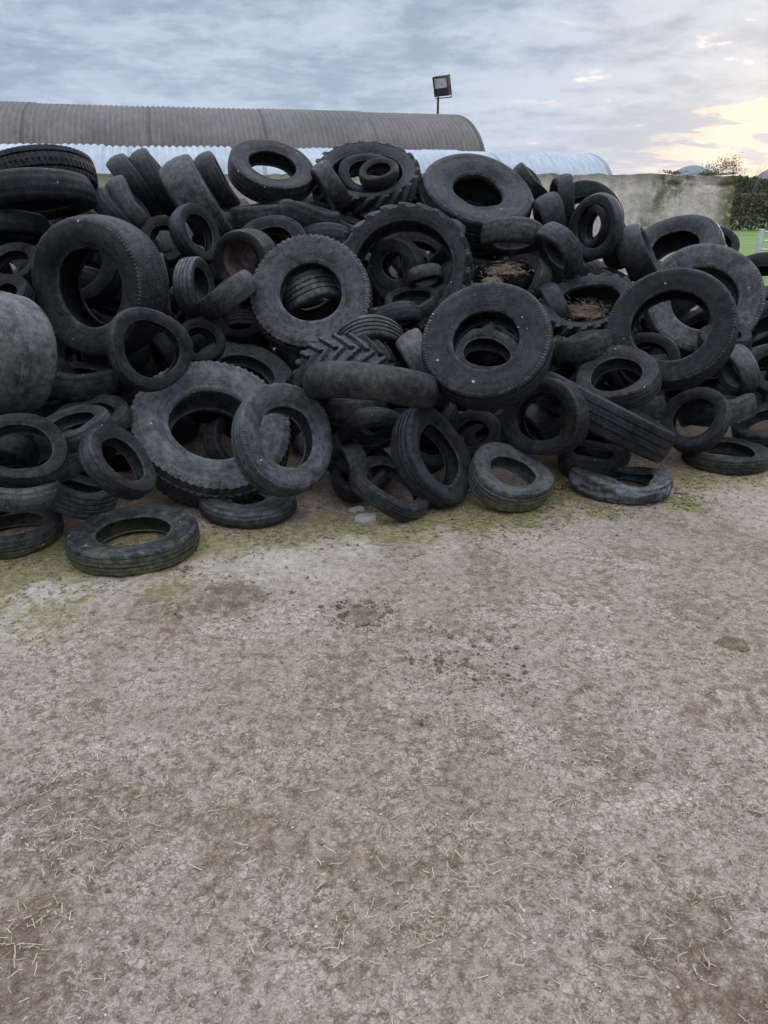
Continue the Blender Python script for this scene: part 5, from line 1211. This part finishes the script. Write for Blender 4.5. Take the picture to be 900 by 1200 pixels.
  (-2.616, 4.372, 0.456, -0.34, 0.03, 0.94, 0.19, 0.55, 0.58, 'black tyre buried in the dark inside the heap, almost wholly hidden by the others'),
  (0.297, 5.039, 0.237, -0.065, 0.83, 0.553, 0.19, 0.55, 0.58, 'black tyre buried in the dark inside the heap, almost wholly hidden by the others'),
  (-0.163, 5.103, 0.426, 0.408, 0.205, 0.89, 0.25, 0.55, 0.58, 'black tyre buried in the dark inside the heap, almost wholly hidden by the others'),
  (0.212, 5.114, 0.164, -0.148, -0.77, 0.621, 0.19, 0.62, 0.58, 'black tyre buried in the dark inside the heap, almost wholly hidden by the others'),
  (-0.836, 5.104, 0.162, -0.67, 0.44, 0.598, 0.19, 0.55, 0.58, 'black tyre buried in the dark inside the heap, almost wholly hidden by the others'),
  (-0.065, 5.373, 0.347, -0.656, -0.613, 0.439, 0.19, 0.55, 0.58, 'black tyre buried in the dark inside the heap, almost wholly hidden by the others'),
  (-0.596, 5.481, 0.756, -0.394, 0.051, 0.918, 0.22, 0.62, 0.58, 'black tyre buried in the dark inside the heap, almost wholly hidden by the others'),
  (-2.902, 4.855, 1.033, 0.327, 0.358, 0.875, 0.19, 0.55, 0.58, 'black tyre buried in the dark inside the heap, almost wholly hidden by the others'),
  (0.421, 5.588, 0.601, 0.368, -0.795, 0.482, 0.19, 0.55, 0.58, 'black tyre buried in the dark inside the heap, almost wholly hidden by the others'),
  (-0.065, 5.515, 0.191, -0.132, -0.991, 0.015, 0.19, 0.62, 0.58, 'black tyre buried in the dark inside the heap, almost wholly hidden by the others'),
  (-0.594, 5.554, 0.22, 0.357, 0.176, 0.917, 0.28, 0.55, 0.58, 'black tyre buried in the dark inside the heap, almost wholly hidden by the others'),
  (-2.593, 4.956, 0.181, -0.862, 0.452, 0.23, 0.19, 0.55, 0.58, 'black tyre buried in the dark inside the heap, almost wholly hidden by the others'),
  (-0.264, 5.725, 0.565, 0.748, -0.421, 0.513, 0.31, 0.55, 0.58, 'black tyre buried in the dark inside the heap, almost wholly hidden by the others'),
  (-2.998, 5.043, 1.543, 0.498, 0.697, 0.517, 0.19, 0.55, 0.58, 'black tyre buried in the dark inside the heap, almost wholly hidden by the others'),
  (1.682, 5.434, 0.099, -0.013, 0.117, 0.993, 0.28, 0.55, 0.58, 'black tyre buried in the dark inside the heap, almost wholly hidden by the others'),
  (0.164, 5.755, 0.321, -0.305, 0.13, 0.944, 0.19, 0.55, 0.58, 'black tyre buried in the dark inside the heap, almost wholly hidden by the others'),
  (-2.765, 5.097, 0.453, -0.798, 0.478, 0.366, 0.46, 0.55, 0.58, 'black tyre buried in the dark inside the heap, almost wholly hidden by the others'),
  (0.096, 5.772, 0.22, 0.881, -0.311, 0.357, 0.22, 0.55, 0.58, 'black tyre buried in the dark inside the heap, almost wholly hidden by the others'),
  (-1.926, 5.611, 0.292, -0.052, 0.489, 0.871, 0.19, 0.62, 0.58, 'black tyre buried in the dark inside the heap, almost wholly hidden by the others'),
  (0.37, 5.912, 0.146, 0.448, -0.029, 0.894, 0.19, 0.55, 0.58, 'black tyre buried in the dark inside the heap, almost wholly hidden by the others'),
  (-2.504, 5.531, 0.87, 0.457, -0.631, 0.628, 0.19, 0.62, 0.58, 'black tyre buried in the dark inside the heap, almost wholly hidden by the others'),
  (-1.381, 5.854, 0.363, 0.373, -0.227, 0.9, 0.19, 0.55, 0.58, 'black tyre buried in the dark inside the heap, almost wholly hidden by the others'),
  (0.495, 6.074, 0.772, -0.411, -0.736, 0.539, 0.25, 0.62, 0.58, 'black tyre buried in the dark inside the heap, almost wholly hidden by the others'),
  (-2.229, 5.728, 0.846, -0.512, -0.18, 0.84, 0.22, 0.55, 0.58, 'black tyre buried in the dark inside the heap, almost wholly hidden by the others'),
  (-2.99, 5.401, 0.83, -0.418, 0.12, 0.9, 0.19, 0.55, 0.58, 'black tyre buried in the dark inside the heap, almost wholly hidden by the others'),
  (-2.015, 5.709, 0.146, 0.093, -0.457, 0.884, 0.22, 0.55, 0.58, 'black tyre buried in the dark inside the heap, almost wholly hidden by the others'),
  (-0.309, 6.124, 0.432, 0.604, 0.252, 0.756, 0.19, 0.62, 0.58, 'black tyre buried in the dark inside the heap, almost wholly hidden by the others'),
  (-1.364, 5.967, 0.185, 0.378, -0.804, 0.459, 0.19, 0.62, 0.58, 'black tyre buried in the dark inside the heap, almost wholly hidden by the others'),
  (0.273, 6.138, 0.186, 0.175, -0.932, 0.318, 0.19, 0.55, 0.58, 'black tyre buried in the dark inside the heap, almost wholly hidden by the others'),
  (-1.387, 6.198, 0.992, -0.01, -0.479, 0.878, 0.28, 0.62, 0.58, 'black tyre buried in the dark inside the heap, almost wholly hidden by the others'),
  (-2.877, 5.673, 0.655, 0.521, 0.771, 0.365, 0.25, 0.55, 0.58, 'black tyre buried in the dark inside the heap, almost wholly hidden by the others'),
  (-3.182, 5.518, 0.644, 0.66, -0.293, 0.692, 0.22, 0.62, 0.58, 'black tyre buried in the dark inside the heap, almost wholly hidden by the others'),
  (-2.552, 5.908, 1.052, -0.614, -0.658, 0.436, 0.22, 0.62, 0.58, 'black tyre buried in the dark inside the heap, almost wholly hidden by the others'),
  (-2.377, 3.499, 0.261, 0.529, -0.516, 0.674, 0.31, 0.55, 0.58, 'black tyre buried in the dark inside the heap, almost wholly hidden by the others'),
  (-3.115, 3.019, 0.068, 0.028, 0.111, 0.993, 0.19, 0.62, 0.58, 'black tyre buried in the dark inside the heap, almost wholly hidden by the others'),
  (-2.779, 3.659, 0.648, -0.361, -0.376, 0.853, 0.22, 0.55, 0.58, 'black tyre buried in the dark inside the heap, almost wholly hidden by the others'),
  (-2.582, 3.917, 0.549, 0.458, -0.518, 0.722, 0.19, 0.55, 0.58, 'black tyre buried in the dark inside the heap, almost wholly hidden by the others'),
  (-3.578, 2.92, 0.248, 0.521, -0.653, 0.55, 0.28, 0.55, 0.58, 'black tyre buried in the dark inside the heap, almost wholly hidden by the others'),
  (-3.04, 3.535, 0.355, -0.063, -0.522, 0.851, 0.31, 0.62, 0.58, 'black tyre buried in the dark inside the heap, almost wholly hidden by the others'),
  (-3.432, 3.515, 0.606, -0.032, -0.347, 0.937, 0.19, 0.62, 0.58, 'black tyre buried in the dark inside the heap, almost wholly hidden by the others'),
  (-3.503, 3.298, 0.155, -0.641, -0.084, 0.763, 0.19, 0.62, 0.58, 'black tyre buried in the dark inside the heap, almost wholly hidden by the others'),
  (-3.49, 3.469, 0.566, 0.528, 0.431, 0.732, 0.25, 0.62, 0.58, 'black tyre buried in the dark inside the heap, almost wholly hidden by the others'),
  (-2.649, 4.04, 0.183, -0.896, -0.011, 0.444, 0.19, 0.62, 0.58, 'black tyre buried in the dark inside the heap, almost wholly hidden by the others'),
  (-2.862, 3.912, 0.194, 0.618, 0.772, 0.151, 0.19, 0.62, 0.58, 'black tyre buried in the dark inside the heap, almost wholly hidden by the others'),
  (-3.126, 3.7, 0.161, -0.35, 0.244, 0.904, 0.25, 0.62, 0.58, 'black tyre buried in the dark inside the heap, almost wholly hidden by the others'),
  (-2.842, 4.014, 0.361, -0.475, 0.256, 0.842, 0.28, 0.55, 0.58, 'black tyre buried in the dark inside the heap, almost wholly hidden by the others'),
  (-2.861, 4.21, 1.031, -0.638, -0.514, 0.574, 0.19, 0.55, 0.58, 'black tyre buried in the dark inside the heap, almost wholly hidden by the others'),
  (-3.547, 3.875, 0.506, 0.399, -0.795, 0.456, 0.25, 0.55, 0.58, 'black tyre buried in the dark inside the heap, almost wholly hidden by the others'),
  (-3.083, 4.343, 0.656, -0.969, 0.121, 0.217, 0.31, 0.55, 0.58, 'black tyre buried in the dark inside the heap, almost wholly hidden by the others'),
  (-3.486, 3.926, 0.227, 0.087, 0.043, 0.995, 0.31, 0.55, 0.58, 'black tyre buried in the dark inside the heap, almost wholly hidden by the others'),
  (-3.078, 4.538, 1.111, -0.914, 0.017, 0.405, 0.19, 0.55, 0.58, 'black tyre buried in the dark inside the heap, almost wholly hidden by the others'),
  (-3.179, 4.471, 0.214, 0.401, 0.876, 0.268, 0.22, 0.55, 0.58, 'black tyre buried in the dark inside the heap, almost wholly hidden by the others'),
  (-3.197, 4.633, 1.005, -0.156, 0.782, 0.604, 0.31, 0.55, 0.58, 'black tyre buried in the dark inside the heap, almost wholly hidden by the others'),
  (-3.574, 4.255, 0.384, -0.153, 0.033, 0.988, 0.31, 0.55, 0.58, 'black tyre buried in the dark inside the heap, almost wholly hidden by the others'),
  (-3.581, 4.277, 0.404, 0.626, 0.395, 0.672, 0.19, 0.62, 0.58, 'black tyre buried in the dark inside the heap, almost wholly hidden by the others'),
  (-3.425, 4.513, 0.703, -0.55, 0.647, 0.528, 0.31, 0.62, 0.58, 'black tyre buried in the dark inside the heap, almost wholly hidden by the others'),
  (-3.406, 4.621, 1.353, 0.342, -0.184, 0.921, 0.22, 0.55, 0.58, 'black tyre buried in the dark inside the heap, almost wholly hidden by the others'),
  (-3.176, 4.932, 1.205, 0.3, 0.089, 0.95, 0.19, 0.62, 0.58, 'black tyre buried in the dark inside the heap, almost wholly hidden by the others'),
  (-3.499, 4.728, 1.142, -0.189, 0.133, 0.973, 0.19, 0.62, 0.58, 'black tyre buried in the dark inside the heap, almost wholly hidden by the others'),
  (-3.154, 5.066, 0.926, 0.875, 0.176, 0.452, 0.19, 0.62, 0.58, 'black tyre buried in the dark inside the heap, almost wholly hidden by the others'),
  (-3.276, 4.992, 0.494, 0.031, -0.677, 0.736, 0.19, 0.55, 0.58, 'black tyre buried in the dark inside the heap, almost wholly hidden by the others'),
  (-3.269, 5.145, 0.527, -0.244, 0.552, 0.798, 0.36, 0.55, 0.58, 'black tyre buried in the dark inside the heap, almost wholly hidden by the others'),
  (-3.511, 5.065, 0.843, 0.081, -0.426, 0.901, 0.22, 0.62, 0.58, 'black tyre buried in the dark inside the heap, almost wholly hidden by the others'),
  (-3.536, 5.164, 0.224, -0.218, 0.489, 0.844, 0.31, 0.62, 0.58, 'black tyre buried in the dark inside the heap, almost wholly hidden by the others'),
  (3.376, 5.291, 0.194, -0.245, -0.234, 0.941, 0.36, 0.55, 0.58, 'black tyre buried in the dark inside the heap, almost wholly hidden by the others'),
  (-3.445, 5.569, 1.3, 0.886, -0.424, 0.191, 0.28, 0.62, 0.58, 'black tyre buried in the dark inside the heap, almost wholly hidden by the others'),
  (3.586, 5.522, 0.408, 0.508, 0.686, 0.521, 0.19, 0.62, 0.58, 'black tyre buried in the dark inside the heap, almost wholly hidden by the others'),
  (3.552, 5.588, 0.435, 0.074, -0.212, 0.974, 0.19, 0.55, 0.58, 'black tyre buried in the dark inside the heap, almost wholly hidden by the others'),
  (-3.587, 5.734, 0.519, 0.092, 0.129, 0.987, 0.28, 0.62, 0.58, 'black tyre buried in the dark inside the heap, almost wholly hidden by the others'),
  (-3.593, 5.961, 0.773, -0.114, 0.992, 0.046, 0.22, 0.55, 0.58, 'black tyre buried in the dark inside the heap, almost wholly hidden by the others'),
  (-3.579, 5.924, 0.218, 0.787, -0.239, 0.568, 0.25, 0.55, 0.58, 'black tyre buried in the dark inside the heap, almost wholly hidden by the others'),
  (3.852, 5.929, 0.229, 0.491, -0.316, 0.812, 0.31, 0.62, 0.58, 'black tyre buried in the dark inside the heap, almost wholly hidden by the others'),
  (3.891, 6.094, 0.593, 0.052, -0.424, 0.904, 0.36, 0.55, 0.58, 'black tyre buried in the dark inside the heap, almost wholly hidden by the others'),
  (4.187, 5.886, 0.459, -0.909, 0.409, 0.078, 0.19, 0.62, 0.58, 'black tyre buried in the dark inside the heap, almost wholly hidden by the others'),
  (4.058, 6.38, 0.523, -0.04, -0.315, 0.948, 0.19, 0.55, 0.58, 'black tyre buried in the dark inside the heap, almost wholly hidden by the others'),
  (4.188, 6.734, 0.587, -0.496, -0.537, 0.682, 0.46, 0.55, 0.58, 'black tyre buried in the dark inside the heap, almost wholly hidden by the others'),
  (4.106, 6.791, 0.182, -0.397, 0.075, 0.915, 0.22, 0.62, 0.58, 'black tyre buried in the dark inside the heap, almost wholly hidden by the others'),
]

HIDDEN = 'black tyre buried in the dark inside the heap, almost wholly hidden by the others'

# ------------------------------------------------------------------ the tyres
rs = random.Random(3)
for i, (cx, cy, cz, nx, ny, nz, Rr, wr, hr, kind, opts, dust, moss, label) in enumerate(TYRES):
    nm = {'tractor': 'tractor_tyre', 'truck': 'truck_tyre', 'block': 'truck_tyre'}.get(kind, 'car_tyre')
    if kind in ('worn', 'smooth'): nm = 'worn_tyre'
    speck = .22 if 'specked' in label or 'pale dots' in label or 'crust' in label else .07
    t = build_tyre(nm, (cx, cy, cz), (nx, ny, nz), Rr, wr, hr, kind, opts, 100 + i, dust, moss, speck, rs.uniform(0, 6.28), label)
    if opts.get('rim'):
        W = Rr * wr / 2; rh = Rr * hr
        m = MB(); prof = [(rh * 1.03, .80 * W), (rh * .99, .70 * W), (rh * .95, .60 * W), (rh * .90, .2 * W), (rh * .88, -.4 * W), (rh * .62, -.42 * W), (rh * .50, -.3 * W), (rh * .30, -.28 * W), (rh * .28, -.36 * W),
                          (rh * .48, -.42 * W), (rh * .86, -.5 * W), (rh * .93, -.6 * W), (rh * 1.03, -.8 * W), (rh * .98, -.82 * W), (rh * .88, -.6 * W)]
        n = 40
        for a in range(n):
            w = 2 * math.pi * a / n
            for r_, z_ in prof[:13]: m.v.append((r_ * math.cos(w), r_ * math.sin(w), z_))
        for a in range(n):
            for q in range(12):
                if q in (5,) and a % 8 < 2: continue
                A = a * 13 + q; B = ((a + 1) % n) * 13 + q
                m.f.append((A, B, B + 1, A + 1))
        m.build('rim', M_RUST, t, True)
protos = []
for i, row in enumerate(FILL):
    cx, cy, cz, nx, ny, nz, Rr, wr, hr, lab = row
    dust = rs.uniform(.02, .3); moss = rs.choice((0, 0, .1, .25))
    if i < 8:
        t = build_tyre('worn_tyre', (cx, cy, cz), (nx, ny, nz), Rr, wr, hr, ('worn', 'worn', 'car', 'worn', 'worn', 'smooth', 'truck', 'worn')[i], {}, 900 + i, dust, moss, .03, 0.0, lab)
        protos.append((t, Rr, wr))
    else:
        src, r0, w0 = min(protos, key=lambda p: abs(p[1] - Rr) + .3 * abs(p[2] - wr) + rs.random() * .12)
        copy_tyre(src, (cx, cy, cz), (nx, ny, nz), Rr / r0, i, lab, dust, moss)
        t = None
for o in SC.objects:
    if o.get('label') == HIDDEN: o['group'] = 'tyres buried in the heap'

# straw and earth caught between the tyres
def at_dist(px, py, idx, nearer=0.0):
    """a point seen at this pixel, as far away as the centre of that tyre"""
    d = (Vector(TYRES[idx][:3]) - Vector((0, 0, CAM_H))).length - nearer
    return Vector((0, 0, CAM_H)) + pixel_ray(px, py) * d
def straw_clump(px, py, idx, nearer, rad, n, label, seed, mat, soil=True):
    n = int(n * 2.4)
    g = np.random.default_rng(seed); c = at_dist(px, py, idx, nearer)
    root = empty('straw_clump', c); tag(root, label, 'straw')
    q = g.normal(size=(n, 3)) * np.array([rad, rad * .8, rad * .42]) * .50
    o = strands('straw', [(a[0], a[1]) for a in q], g, .012, .045, .0011, mat, lift=0, steep=.28, zs=[a[2] for a in q], parent=root); o['kind'] = 'stuff'
    if soil:
        P_ = g.normal(size=(int(n * .35), 2)) * rad * .42
        s = lumps('soil', [(a[0], a[1]) for a in P_], g, .008, .030, .9, M_SOIL, z=-rad * .15, ragged=.6); s.parent = root; s['kind'] = 'stuff'
        m = s.modifiers.new('sub', 'SUBSURF'); m.levels = m.render_levels = 1
M_STRAW_H = mat_bits('heap_straw', (.08, .062, .042), (.27, .215, .145), 14)
straw_clump(684, 366, 31, -.10, .15, 480, 'pale straw heaped inside the lugged tractor tyre right of centre', 3, M_STRAW_H)
straw_clump(657, 376, 31, -.02, .07, 120, 'small tuft of straw and earth at the left rim of the straw-filled tyre', 4, M_STRAW_H)
straw_clump(655, 404, 32, -.06, .08, 200, 'straw and dirt spilling beneath the green-tinged tyre', 5, M_STRAW_H)
straw_clump(592, 318, 96, .02, .13, 260, 'dark earth and roots caught under the tilted top truck tyre', 6, M_STRAW_D)
straw_clump(576, 330, 94, .06, .05, 140, 'pale mossy straw tuft above the clean blue-black truck tyre', 7, M_STRAW_H)
straw_clump(655, 315, 95, -.02, .08, 170, 'dusty straw wad left below the oval grey-rimmed tyre', 8, M_STRAW_H)
straw_clump(690, 460, 43, .05, .05, 140, 'weedy tuft growing at the left edge of the slumped white-specked tyre', 9, M_MOSS)
straw_clump(305, 283, 66, .08, .05, 120, 'pale dry grass stuck on the tyre with the rusty wheel', 10, M_STRAW_H)
